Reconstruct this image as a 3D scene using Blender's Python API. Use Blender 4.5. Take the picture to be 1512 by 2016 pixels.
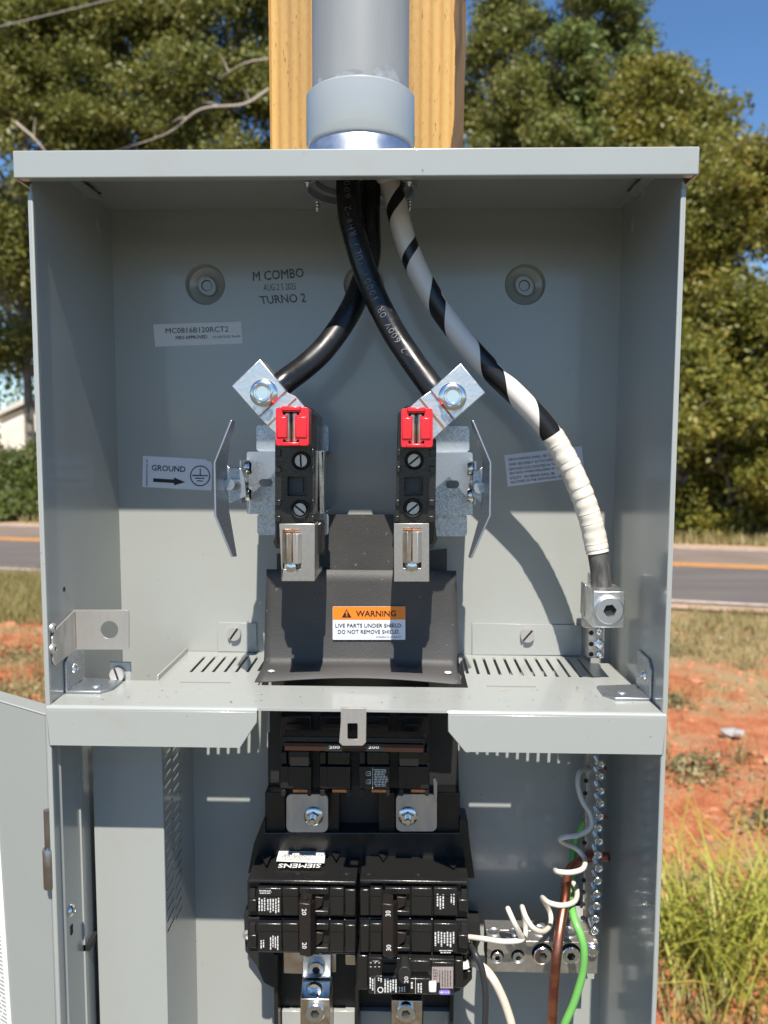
import bpy, bmesh, math, random
import numpy as np
from mathutils import Vector, Matrix
from mathutils.geometry import tessellate_polygon

random.seed(7)
rng = np.random.default_rng(7)
S = bpy.context.scene
for o in list(bpy.data.objects):
    bpy.data.objects.remove(o)
COL = S.collection

# ------------------------------------------------------------------ camera
H = 1.5
F, YAW, PIT, ROLL = 1563.3, 0.0272, 0.0887, 0.0038
cy_, sy_, cp_, sp_ = math.cos(YAW), math.sin(YAW), math.cos(PIT), math.sin(PIT)
FW = Vector((-sy_*cp_, cy_*cp_, -sp_))
R0 = Vector((cy_, sy_, 0)); U0 = R0.cross(FW)
CR = math.cos(ROLL)*R0 + math.sin(ROLL)*U0
CU = -math.sin(ROLL)*R0 + math.cos(ROLL)*U0
camd = bpy.data.cameras.new('camera'); cam = bpy.data.objects.new('camera', camd); COL.objects.link(cam)
M3 = Matrix((CR, CU, -FW)).transposed()
cam.matrix_world = Matrix.Translation((0, 0, H)) @ M3.to_4x4()
camd.sensor_fit = 'VERTICAL'; camd.sensor_height = 36; camd.sensor_width = 27
camd.lens = F/2016*36
camd.clip_start = .02; camd.clip_end = 2000
camd.dof.use_dof = True; camd.dof.focus_distance = .50; camd.dof.aperture_fstop = 10.5
S.camera = cam

# ------------------------------------------------------------------ sky and sun
SUN_EL, SUN_AZ = math.radians(56.2), math.radians(177.2)
w = bpy.data.worlds.new('World'); S.world = w; w.use_nodes = True
nt = w.node_tree
sky = nt.nodes.new('ShaderNodeTexSky'); sky.sky_type = 'NISHITA'; sky.sun_disc = False
sky.sun_elevation = SUN_EL; sky.sun_rotation = SUN_AZ; sky.air_density = 1.0; sky.dust_density = 0.0; sky.ozone_density = 6.0
bg = nt.nodes['Background']; hs_ = nt.nodes.new('ShaderNodeHueSaturation'); hs_.inputs['Saturation'].default_value = 1.08; nt.links.new(sky.outputs[0], hs_.inputs['Color']); nt.links.new(hs_.outputs[0], bg.inputs[0]); bg.inputs[1].default_value = .097
sv = Vector((math.sin(SUN_AZ)*math.cos(SUN_EL), math.cos(SUN_AZ)*math.cos(SUN_EL), math.sin(SUN_EL)))
sd = bpy.data.lights.new('sun', 'SUN'); sd.energy = 5.0; sd.angle = math.radians(.53); sd.color = (1, .935, .83)
so = bpy.data.objects.new('sun', sd); COL.objects.link(so)
so.rotation_euler = sv.to_track_quat('Z', 'Y').to_euler(); so.location = (0, -5, 10)
S.render.engine = 'CYCLES'
S.view_settings.view_transform = 'Standard'; S.view_settings.look = 'None'
S.view_settings.gamma = 1; S.view_settings.use_curve_mapping = False
S.view_settings.exposure = .68

# ------------------------------------------------------------------ measuring helpers
def ray(px, py):
    return FW + CR*((px-756)/F) - CU*((py-1008)/F)
def P(px, py, Y):                      # point at depth Y seen at (px, py)
    d = ray(px, py); q = d*(Y/d.y); return Vector((q.x, q.y, q.z+H))
def Pz(px, py, z):                     # point on the level z
    d = ray(px, py); q = d*((z-H)/d.z); return Vector((q.x, q.y, z))
def Px(px, py, X):
    d = ray(px, py); q = d*(X/d.x); return Vector((q.x, q.y, q.z+H))
def G(px, py): return Pz(px, py, 0.0)

# ------------------------------------------------------------------ materials
MATS = {}
def newmat(name):
    m = bpy.data.materials.new(name); m.use_nodes = True
    return m, m.node_tree, m.node_tree.nodes['Principled BSDF']
def sc(c): return (c[0], c[1], c[2], 1)
def mat(name, col, rough=.5, metal=0, col2=None, cscale=30, cdetail=4, cpos=(.4, .65), bump=0, bscale=300, stretch=(1, 1, 1),
        coat=0, rvar=0, trans=0, spec=.5, fleck=None, fscale=400, fthr=.72):
    m, t, b = newmat(name); N, L = t.nodes, t.links
    tc = N.new('ShaderNodeTexCoord'); mp = N.new('ShaderNodeMapping'); L.new(tc.outputs['Object'], mp.inputs[0])
    mp.inputs['Scale'].default_value = stretch
    b.inputs['Base Color'].default_value = sc(col); b.inputs['Roughness'].default_value = rough
    b.inputs['Metallic'].default_value = metal; b.inputs['Coat Weight'].default_value = coat
    b.inputs['Coat Roughness'].default_value = .12
    b.inputs['Specular IOR Level'].default_value = spec
    last = None
    if col2 or rvar:
        n = N.new('ShaderNodeTexNoise'); n.inputs['Scale'].default_value = cscale; n.inputs['Detail'].default_value = cdetail
        L.new(mp.outputs[0], n.inputs[0])
        r = N.new('ShaderNodeMapRange'); r.inputs[1].default_value, r.inputs[2].default_value = cpos
        L.new(n.outputs[0], r.inputs[0])
        if col2:
            mx = N.new('ShaderNodeMix'); mx.data_type = 'RGBA'; mx.inputs[6].default_value = sc(col); mx.inputs[7].default_value = sc(col2)
            L.new(r.outputs[0], mx.inputs[0]); L.new(mx.outputs[2], b.inputs['Base Color']); last = mx.outputs[2]
        if rvar:
            r2 = N.new('ShaderNodeMapRange'); r2.inputs[3].default_value = rough-rvar; r2.inputs[4].default_value = rough+rvar
            L.new(r.outputs[0], r2.inputs[0]); L.new(r2.outputs[0], b.inputs['Roughness'])
    if fleck:
        n = N.new('ShaderNodeTexNoise'); n.inputs['Scale'].default_value = fscale; n.inputs['Detail'].default_value = 3
        L.new(mp.outputs[0], n.inputs[0])
        r = N.new('ShaderNodeMapRange'); r.inputs[1].default_value = fthr; r.inputs[2].default_value = fthr+.03
        L.new(n.outputs[0], r.inputs[0])
        mx = N.new('ShaderNodeMix'); mx.data_type = 'RGBA'; mx.inputs[6].default_value = sc(col); mx.inputs[7].default_value = sc(fleck)
        if last: L.new(last, mx.inputs[6])
        L.new(r.outputs[0], mx.inputs[0]); L.new(mx.outputs[2], b.inputs['Base Color'])
    if bump:
        n = N.new('ShaderNodeTexNoise'); n.inputs['Scale'].default_value = bscale; n.inputs['Detail'].default_value = 3
        L.new(mp.outputs[0], n.inputs[0])
        bp = N.new('ShaderNodeBump'); bp.inputs['Strength'].default_value = bump; bp.inputs['Distance'].default_value = .001
        L.new(n.outputs[0], bp.inputs['Height']); L.new(bp.outputs[0], b.inputs['Normal'])
    MATS[name] = m
    return m

paint = mat('grey_enamel', (.315, .33, .315), .27, col2=(.33, .345, .33), cscale=5, cdetail=2, cpos=(.2, .8), coat=.35, bump=.03, bscale=260, fleck=(.2, .2, .19), fscale=330, fthr=.735)
def enrich(m):
    t = m.node_tree; N, L = t.nodes, t.links; b = N['Principled BSDF']
    tc = N.new('ShaderNodeTexCoord')
    old = b.inputs['Base Color'].links[0].from_socket; oldn = b.inputs['Normal'].links[0].from_socket
    n = N.new('ShaderNodeTexNoise'); n.inputs['Scale'].default_value = 26; n.inputs['Detail'].default_value = 9; n.inputs['Roughness'].default_value = .7; L.new(tc.outputs['Object'], n.inputs[0])
    r = N.new('ShaderNodeMapRange'); r.inputs[1].default_value = .58; r.inputs[2].default_value = .8; r.inputs[4].default_value = .4; L.new(n.outputs[0], r.inputs[0])
    mx = N.new('ShaderNodeMix'); mx.data_type = 'RGBA'; mx.inputs[7].default_value = (.30, .27, .22, 1); L.new(r.outputs[0], mx.inputs[0]); L.new(old, mx.inputs[6]); L.new(mx.outputs[2], b.inputs['Base Color'])
    w_ = N.new('ShaderNodeTexNoise'); w_.inputs['Scale'].default_value = 9; w_.inputs['Detail'].default_value = 1; L.new(tc.outputs['Object'], w_.inputs[0])
    bp = N.new('ShaderNodeBump'); bp.inputs['Strength'].default_value = .35; bp.inputs['Distance'].default_value = .004; L.new(w_.outputs[0], bp.inputs['Height']); L.new(oldn, bp.inputs['Normal']); L.new(bp.outputs[0], b.inputs['Normal'])
    L.new(bp.outputs[0], b.inputs['Coat Normal']); b.inputs['Coat Roughness'].default_value = .06; b.inputs['Coat Weight'].default_value = .45
    rr_ = N.new('ShaderNodeMapRange'); rr_.inputs[1].default_value = .35; rr_.inputs[2].default_value = .7; rr_.inputs[3].default_value = .04; rr_.inputs[4].default_value = .16; L.new(n.outputs[0], rr_.inputs[0]); L.new(rr_.outputs[0], b.inputs['Coat Roughness'])
enrich(paint)
zinc = mat('zinc_plate', (.58, .60, .62), .44, 1, col2=(.40, .44, .49), cscale=900, cdetail=2, cpos=(.35, .65), rvar=.1)
bright = mat('bright_zinc', (.78, .79, .78), .2, 1, rvar=.06, cscale=200)
steel = mat('dull_steel', (.60, .57, .53), .42, .72, col2=(.46, .44, .42), cscale=120, rvar=.09, stretch=(1, 1, .25))
alu = mat('aluminium', (.80, .80, .79), .4, 1, col2=(.62, .62, .62), cscale=240, cdetail=5, rvar=.1, bump=.15, bscale=500)
alu_dull = mat('grey_bar_metal', (.55, .52, .48), .38, .85, col2=(.42, .39, .36), cscale=300, rvar=.08)
copper = mat('copper', (.62, .30, .17), .32, 1, col2=(.42, .19, .11), cscale=150, rvar=.08)
tin_cu = mat('tinned_copper', (.62, .50, .38), .35, 1, col2=(.66, .60, .55), cscale=110, rvar=.08)
black = mat('black_plastic', (.014, .0135, .013), .25, 0, bump=.12, bscale=900, rvar=.06, cscale=60, fleck=(.05, .048, .045), fscale=700, fthr=.74)
black_m = mat('matt_black_plastic', (.016, .016, .016), .5, bump=.2, bscale=700)
brown = mat('dark_brown_plastic', (.016, .011, .009), .42, bump=.1, bscale=500)
bronze = mat('brown_strip', (.03, .010, .004), .5)
red = mat('red_plastic', (.62, .012, .022), .3, coat=.3, bump=.05, bscale=300)
fish = mat('grey_fibre_sheet', (.040, .039, .039), .6, col2=(.060, .058, .057), cscale=14, cdetail=6, bump=.2, bscale=700, fleck=(.14, .13, .125), fscale=260, fthr=.7)
scuff = mat('scuffed_fibre', (.10, .095, .09), .7, col2=(.17, .165, .16), cscale=700, cpos=(.45, .6))
pvc = mat('grey_pvc', (.27, .28, .285), .42, col2=(.235, .245, .25), cscale=22, stretch=(3, 3, .5), rvar=.06, fleck=(.24, .24, .25), fscale=160, fthr=.72)
pvc_b = mat('glossy_pvc', (.34, .365, .375), .18, coat=.6, rvar=.04)
cement = mat('clear_cement_smear', (.24, .25, .26), .1, col2=(.36, .38, .40), cscale=140)
galv = mat('blue_zinc_hub', (.56, .58, .62), .42, 1, rvar=.06, cscale=90)
rubber = mat('cable_black', (.010, .010, .011), .33, bump=.1, bscale=200, rvar=.09, cscale=70, fleck=(.03, .03, .03), fscale=150, fthr=.66)
stick_w = mat('sticker_white', (.66, .69, .76), .35)
stick_d = mat('sticker_paper', (.64, .65, .66), .5)
stick_o = mat('sticker_orange', (.78, .20, .012), .4)
ink = mat('black_ink', (.008, .008, .012), .5)
ink_g = mat('faded_ink', (.07, .07, .072), .6, col2=(.16, .165, .165), cscale=420, cpos=(.45, .7))
print_w = mat('white_print', (.60, .60, .58), .5)
print_g = mat('grey_print', (.30, .30, .29), .5)
paper = mat('paper_label', (.78, .78, .76), .5)
white_i = mat('white_insulation', (.66, .61, .53), .4, bump=.05, bscale=100)
cream_i = mat('cream_insulation', (.70, .58, .46), .4)
green_i = mat('green_insulation', (.15, .42, .10), .32, coat=.2)
dark_w = mat('dark_wire', (.03, .03, .033), .4)
cond = mat('bare_copper_wire', (.55, .22, .14), .38, 1, col2=(.36, .13, .09), cscale=120)
dark = mat('deep_dark', (.010, .010, .011), .7)
button = mat('white_button', (.68, .66, .62), .35)
purple = mat('purple_mark', (.22, .15, .55), .4)
testlab = mat('taupe_label', (.30, .25, .235), .5)
hinge_m = mat('hinge_steel', (.42, .38, .36), .3, 1, rvar=.08, cscale=80)
bark_r = mat('post_wane_bark', (.04, .024, .013), .9, col2=(.13, .08, .04), cscale=26, cdetail=8, stretch=(1, 1, .35), cpos=(.42, .6), bump=1, bscale=90)

def wood_mat():
    m, t, b = newmat('yellow_pine'); N, L = t.nodes, t.links
    tc = N.new('ShaderNodeTexCoord'); mp = N.new('ShaderNodeMapping'); mp.inputs['Scale'].default_value = (1, .35, .035)
    L.new(tc.outputs['Object'], mp.inputs[0])
    n0 = N.new('ShaderNodeTexNoise'); n0.inputs['Scale'].default_value = 20; n0.inputs['Detail'].default_value = 3; L.new(mp.outputs[0], n0.inputs[0])
    add = N.new('ShaderNodeVectorMath'); add.operation = 'MULTIPLY_ADD'; L.new(n0.outputs['Color'], add.inputs[0])
    add.inputs[1].default_value = (.003, .003, 0); L.new(mp.outputs[0], add.inputs[2])
    wv = N.new('ShaderNodeTexWave'); wv.bands_direction = 'X'; wv.wave_profile = 'SIN'; wv.inputs['Scale'].default_value = 44
    wv.inputs['Distortion'].default_value = .35; wv.inputs['Detail'].default_value = 3; wv.inputs['Detail Scale'].default_value = 3
    L.new(add.outputs[0], wv.inputs[0])
    cr = N.new('ShaderNodeValToRGB'); e = cr.color_ramp.elements
    e[0].position = 0; e[0].color = (.52, .31, .085, 1); e[1].position = 1; e[1].color = (.42, .215, .045, 1)
    x = cr.color_ramp.elements.new(.55); x.color = (.49, .28, .07, 1)
    L.new(wv.outputs['Fac'], cr.inputs[0])
    mp2 = N.new('ShaderNodeMapping'); mp2.inputs['Scale'].default_value = (1, 1, .22); L.new(tc.outputs['Object'], mp2.inputs[0])
    n = N.new('ShaderNodeTexNoise'); n.inputs['Scale'].default_value = 620; n.inputs['Detail'].default_value = 3; L.new(mp2.outputs[0], n.inputs[0])
    r = N.new('ShaderNodeMapRange'); r.inputs[1].default_value = .66; r.inputs[2].default_value = .72; L.new(n.outputs[0], r.inputs[0])
    mx = N.new('ShaderNodeMix'); mx.data_type = 'RGBA'; mx.inputs[7].default_value = (.20, .085, .02, 1)
    L.new(cr.outputs[0], mx.inputs[6]); L.new(r.outputs[0], mx.inputs[0]); L.new(mx.outputs[2], b.inputs['Base Color'])
    b.inputs['Roughness'].default_value = .65
    WOODNODES = (mx, tc)
    nb_ = N.new('ShaderNodeTexNoise'); mp3 = N.new('ShaderNodeMapping'); mp3.inputs['Scale'].default_value = (2.2, 1, .05); L.new(tc.outputs['Object'], mp3.inputs[0]); L.new(mp3.outputs[0], nb_.inputs[0]); nb_.inputs['Scale'].default_value = 28; nb_.inputs['Detail'].default_value = 8
    r3 = N.new('ShaderNodeMapRange'); r3.inputs[1].default_value = .35; r3.inputs[2].default_value = .7; r3.inputs[3].default_value = .68; r3.inputs[4].default_value = 1.15; L.new(nb_.outputs[0], r3.inputs[0])
    hv = N.new('ShaderNodeHueSaturation'); L.new(r3.outputs[0], hv.inputs['Value']); L.new(mx.outputs[2], hv.inputs['Color']); L.new(hv.outputs[0], b.inputs['Base Color'])
    bp = N.new('ShaderNodeBump'); bp.inputs['Strength'].default_value = .4; bp.inputs['Distance'].default_value = .001
    L.new(n.outputs[0], bp.inputs['Height']); L.new(bp.outputs[0], b.inputs['Normal'])
    return m
wood = wood_mat()

def tape_mat():
    m, t, b = newmat('white_tape_over_black'); N, L = t.nodes, t.links
    uv = N.new('ShaderNodeUVMap'); sp = N.new('ShaderNodeSeparateXYZ'); L.new(uv.outputs[0], sp.inputs[0])
    a = N.new('ShaderNodeMath'); a.operation = 'ADD'; neg = N.new('ShaderNodeMath'); neg.operation = 'MULTIPLY'; neg.inputs[1].default_value = -1; L.new(sp.outputs[0], neg.inputs[0]); L.new(neg.outputs[0], a.inputs[0]); L.new(sp.outputs[1], a.inputs[1])
    fr = N.new('ShaderNodeMath'); fr.operation = 'FRACT'; L.new(a.outputs[0], fr.inputs[0])
    th = N.new('ShaderNodeMapRange'); th.inputs[1].default_value = 1.5; th.inputs[2].default_value = 3.2
    th.inputs[3].default_value = .24; th.inputs[4].default_value = .44; L.new(a.outputs[0], th.inputs[0])
    lt = N.new('ShaderNodeMath'); lt.operation = 'LESS_THAN'; L.new(fr.outputs[0], lt.inputs[0]); L.new(th.outputs[0], lt.inputs[1])
    mx = N.new('ShaderNodeMix'); mx.data_type = 'RGBA'; mx.inputs[6].default_value = (.70, .66, .62, 1); mx.inputs[7].default_value = (.012, .012, .013, 1)
    L.new(lt.outputs[0], mx.inputs[0]); L.new(mx.outputs[2], b.inputs['Base Color'])
    b.inputs['Roughness'].default_value = .3
    bp = N.new('ShaderNodeBump'); bp.inputs['Strength'].default_value = .6; bp.inputs['Distance'].default_value = .0006; bp.invert = True
    L.new(lt.outputs[0], bp.inputs['Height']); L.new(bp.outputs[0], b.inputs['Normal'])
    return m
tape = tape_mat()
wrap = mat('white_tape', (.72, .67, .59), .38, col2=(.62, .57, .50), cscale=60, bump=.3, bscale=120)

# ------------------------------------------------------------------ mesh builder
def org(o):
    p = Vector((0, 0, 0))
    while o: p += o.location; o = o.parent
    return p
SPLIT = {'shelf_lip', 'bracket_tab', 'bracket_leg', 'bar_arm', 'tray_insert', 'tray_rib', 'bus_bar', 'shelf_rim', 'face_rib', 'cap_rib', 'face_plate', 'hood_end', 'corner_flange', 'mounting_strap', 'wire_port', 'moulded_wedge', 'rivet_ring', 'rating_patch', 'wire_terminal', 'standoff', 'screw_well', 'pivot', 'insulator_foot', 'tray_wall', 'glue_smear', 'lug_clip', 'door_edge', 'pole', 'face_step', 'hood', 'tray_rib'}
class MB:
    def __init__(s): s.v = []; s.f = []; s.m = []; s.uv = None
    def add(s, vs, fs, mi=0):
        b = len(s.v); s.v += [Vector(v) for v in vs]; s.f += [tuple(i+b for i in f) for f in fs]; s.m += [mi]*len(fs)
    def box(s, a, b, mi=0):
        x0, y0, z0 = min(a[0], b[0]), min(a[1], b[1]), min(a[2], b[2]); x1, y1, z1 = max(a[0], b[0]), max(a[1], b[1]), max(a[2], b[2])
        s.add([(x0, y0, z0), (x1, y0, z0), (x1, y1, z0), (x0, y1, z0), (x0, y0, z1), (x1, y0, z1), (x1, y1, z1), (x0, y1, z1)],
              [(0, 3, 2, 1), (4, 5, 6, 7), (0, 1, 5, 4), (1, 2, 6, 5), (2, 3, 7, 6), (3, 0, 4, 7)], mi)
    def pbox(s, x0, y0, x1, y1, Y, Y2, mi=0):      # box whose front face is measured at depth Y, reaching back to Y2
        a = P(x0, (y0+y1)/2, Y); b = P(x1, (y0+y1)/2, Y); t = P((x0+x1)/2, y0, Y); u = P((x0+x1)/2, y1, Y)
        s.box((a.x, Y, t.z), (b.x, Y2, u.z), mi)
    def plate(s, outer, holes, off, mi=0):
        loops = [[Vector(p) for p in outer]] + [[Vector(p) for p in h] for h in holes]
        off = Vector(off); tris = tessellate_polygon(loops); flat = [p for l in loops for p in l]; n = len(flat)
        nn = sum((((flat[b]-flat[a]).cross(flat[c]-flat[a])) for a, b, c in tris[:1]), Vector())
        fs = []
        for a, b, c in tris:
            nn = (flat[b]-flat[a]).cross(flat[c]-flat[a])
            if nn.dot(off) > 0: a, c = c, a
            fs.append((a, b, c)); fs.append((c+n, b+n, a+n))
        k = 0
        for li, l in enumerate(loops):
            # orientation
            ar = Vector()
            for i in range(len(l)): ar += l[i].cross(l[(i+1) % len(l)])
            flip = (ar.dot(off) > 0) ^ (li > 0)
            for i in range(len(l)):
                a, b = k+i, k+(i+1) % len(l)
                fs.append((b, a, a+n, b+n) if not flip else (a, b, b+n, a+n))
            k += len(l)
        s.add(flat+[p+off for p in flat], fs, mi)
    def pplate(s, outer, Y, th, holes=(), mi=0):
        s.plate([P(x, y, Y) for x, y in outer], [[P(x, y, Y) for x, y in h] for h in holes], (0, th, 0), mi)
    def quad(s, a, b, c, d, mi=0): s.add([a, b, c, d], [(0, 1, 2, 3)], mi)
    def tube(s, pts, rad, n=12, cap=True, mi=0, uvt=None):
        pts = [Vector(p) for p in pts]; N = len(pts)
        rs = rad if hasattr(rad, '__len__') else [rad]*N
        b = len(s.v); up = None
        for i, p in enumerate(pts):
            t = (pts[min(i+1, N-1)]-pts[max(i-1, 0)]).normalized()
            if up is None:
                up = t.cross(Vector((0, 1, 0)))
                if up.length < .1: up = t.cross(Vector((1, 0, 0)))
                up.normalize()
            up = (up - t*up.dot(t)).normalized(); sd_ = t.cross(up)
            for k in range(n):
                a = 2*math.pi*k/n
                s.v.append(p + (up*math.cos(a)+sd_*math.sin(a))*rs[i])
        for i in range(N-1):
            for k in range(n):
                k2 = (k+1) % n
                s.f.append((b+i*n+k, b+i*n+k2, b+(i+1)*n+k2, b+(i+1)*n+k)); s.m.append(mi)
                if uvt is not None:
                    s.uv = s.uv or {}
                    s.uv[len(s.f)-1] = [(k/n, uvt[i]), ((k+1)/n, uvt[i]), ((k+1)/n, uvt[i+1]), (k/n, uvt[i+1])]
        if cap:
            s.f.append(tuple(b+k for k in range(n))[::-1]); s.m.append(mi)
            s.f.append(tuple(b+(N-1)*n+k for k in range(n))); s.m.append(mi)
    def lathe(s, prof, c=(0, 0, 0), axis='y', n=32, mi=0, close=True):
        c = Vector(c); b = len(s.v)
        for r, h in prof:
            for k in range(n):
                a = 2*math.pi*k/n; x, y = r*math.cos(a), r*math.sin(a)
                q = (x, h, y) if axis == 'y' else ((x, y, h) if axis == 'z' else (h, x, y))
                s.v.append(c+Vector(q))
        for i in range(len(prof)-1):
            for k in range(n):
                k2 = (k+1) % n
                s.f.append((b+i*n+k, b+i*n+k2, b+(i+1)*n+k2, b+(i+1)*n+k)); s.m.append(mi)
        if close:
            s.f.append(tuple(b+k for k in range(n))); s.m.append(mi)
            s.f.append(tuple(b+(len(prof)-1)*n+k for k in range(n))[::-1]); s.m.append(mi)
    def mesh(s, name, mats, o=Vector((0, 0, 0)), smooth=35):
        me = bpy.data.meshes.new(name)
        me.from_pydata([v-o for v in s.v], [], s.f)
        for m in (mats if isinstance(mats, (list, tuple)) else [mats]): me.materials.append(m)
        me.polygons.foreach_set('material_index', s.m)
        if s.uv:
            ul = me.uv_layers.new(name='UVMap')
            for p in me.polygons:
                if p.index in s.uv:
                    for li, u in zip(p.loop_indices, s.uv[p.index]): ul.data[li].uv = u
        bm = bmesh.new(); bm.from_mesh(me)
        if not s.uv: bmesh.ops.recalc_face_normals(bm, faces=bm.faces)
        bm.to_mesh(me); bm.free()
        if smooth:
            me.polygons.foreach_set('use_smooth', [True]*len(me.polygons)); me.set_sharp_from_angle(angle=math.radians(smooth))
        me.update()
        return me
    def islands(s):
        par = list(range(len(s.v)))
        def fd(i):
            while par[i] != i: par[i] = par[par[i]]; i = par[i]
            return i
        for f in s.f:
            a = fd(f[0])
            for k in f[1:]: par[fd(k)] = a
        g = {}
        for j, f in enumerate(s.f): g.setdefault(fd(f[0]), []).append(j)
        out = []
        for js in g.values():
            q = MB(); mp = {}
            for j in js:
                for i in s.f[j]:
                    if i not in mp: mp[i] = len(q.v); q.v.append(s.v[i])
                q.f.append(tuple(mp[i] for i in s.f[j])); q.m.append(s.m[j])
            out.append(q)
        return out
    def build(s, name, mats, parent=None, bevel=0, smooth=35, seg=2, origin=None):
        if name in SPLIT and parent:
            isl = s.islands()
            if len(isl) > 1:
                return [q.build(name, mats, parent, bevel, smooth, seg, origin) for q in isl][0]
        return s.build1(name, mats, parent, bevel, smooth, seg, origin)
    def build1(s, name, mats, parent=None, bevel=0, smooth=35, seg=2, origin=None):
        ob = bpy.data.objects.new(name, None)
        base = org(parent) if parent else Vector((0, 0, 0))
        c = Vector(origin) if origin is not None else (base if parent else Vector((0, 0, 0)))
        me = s.mesh(name, mats, c, smooth)
        bpy.data.objects.remove(ob)
        ob = bpy.data.objects.new(name, me); COL.objects.link(ob)
        ob.parent = parent; ob.location = c-base
        if bevel:
            bv = ob.modifiers.new('bevel', 'BEVEL'); bv.width = bevel; bv.segments = seg; bv.limit_method = 'ANGLE'
            bv.angle_limit = math.radians(40); bv.harden_normals = False
        return ob

def thing(name, label, cat, loc=(0, 0, 0), group=None):
    o = bpy.data.objects.new(name, None); COL.objects.link(o); o.location = loc; o.empty_display_size = .02
    o['label'] = label; o['category'] = cat
    if group: o['group'] = group
    return o
def tag(o, label, cat, group=None):
    o['label'] = label; o['category'] = cat
    if group: o['group'] = group
    return o
def kind(o, k): o['kind'] = k; return o
def lab(o, l): o['label'] = l; return o

def rr(x0, y0, x1, y1, r, n=5):
    out = []
    for cx, cy, a0 in ((x1-r, y0+r, -90), (x1-r, y1-r, 0), (x0+r, y1-r, 90), (x0+r, y0+r, 180)):
        for i in range(n+1):
            a = math.radians(a0+90*i/n); out.append((cx+r*math.cos(a), cy+r*math.sin(a)))
    return out
def circ(cx, cy, r, n=28): return [(cx+r*math.cos(2*math.pi*i/n), cy+r*math.sin(2*math.pi*i/n)) for i in range(n)]

def spline(pts, n=8):
    pts = [Vector(p) for p in pts]; Q = [2*pts[0]-pts[1]]+pts+[2*pts[-1]-pts[-2]]; out = []
    for i in range(1, len(Q)-2):
        a, b, c, d = Q[i-1:i+3]
        for k in range(n):
            t = k/n
            out.append(.5*((2*b)+(c-a)*t+(2*a-5*b+4*c-d)*t*t+(3*b-a-3*c+d)*t**3))
    out.append(pts[-1]); return out

# ---- lettering
_tc = {}
def glyphs(s, bold=0):
    bold = max(0, bold)*.8
    k = (s, bold)
    if k not in _tc:
        cu = bpy.data.curves.new('t', 'FONT'); cu.body = s; cu.size = 1; cu.resolution_u = 3; cu.bevel_depth = bold; cu.bevel_resolution = 0; cu.resolution_u = 2
        ob = bpy.data.objects.new('t', cu); me = ob.to_mesh()
        v = [(q.co.x, q.co.y, q.co.z) for q in me.vertices]; f = [tuple(p.vertices) for p in me.polygons]
        ob.to_mesh_clear(); bpy.data.objects.remove(ob); bpy.data.curves.remove(cu)
        x0 = min(a[0] for a in v); x1 = max(a[0] for a in v); y0 = min(a[1] for a in v); y1 = max(a[1] for a in v)
        _tc[k] = ([((a-x0)/(x1-x0), (b-y0)/(y1-y0), z) for a, b, z in v], f)
    return _tc[k]
def put_text(mb, s, quad, surf, bold=0, mi=0, nrm=(0, -.004, 0)):       # quad = tl, tr, br, bl as read by the reader
    v, f = glyphs(s, bold); tl, tr, br, bl = [Vector(q) for q in quad]
    out = []
    for a, b, z in v:
        top = tl+(tr-tl)*a; bot = bl+(br-bl)*a; q = bot+(top-bot)*b; out.append(surf(q.x, q.y)+Vector(nrm)*z)
    mb.add(out, f, mi)
def rq(x0, y0, x1, y1, rot=0):
    q = [(x0, y0), (x1, y0), (x1, y1), (x0, y1)]
    return q[rot:]+q[:rot]                             # rot 1: reads top to bottom; 2: upside down; 3: reads bottom to top
def sY(Y): return lambda x, y: P(x, y, Y)
def microprint(mb, x0, y0, x1, y1, surf, cols, vertical=True, fill=.55, mi=0, seed=0):
    r = random.Random(seed)
    for i in range(cols):
        a = (x0+(x1-x0)*(i+.2)/cols, x0+(x1-x0)*(i+.2+fill)/cols) if vertical else (y0+(y1-y0)*(i+.2)/cols, y0+(y1-y0)*(i+.2+fill)/cols)
        lo, hi = (y0, y1) if vertical else (x0, x1)
        p = lo + r.random()*(hi-lo)*.12; e = hi - r.random()*(hi-lo)*.3
        while p < e:
            l = r.uniform(2, 7); q = min(p+l, e)
            c = [(a[0], p), (a[1], p), (a[1], q), (a[0], q)] if vertical else [(p, a[0]), (q, a[0]), (q, a[1]), (p, a[1])]
            mb.quad(*[surf(*k) for k in c], mi); p = q+r.uniform(.8, 1.6)

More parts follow.
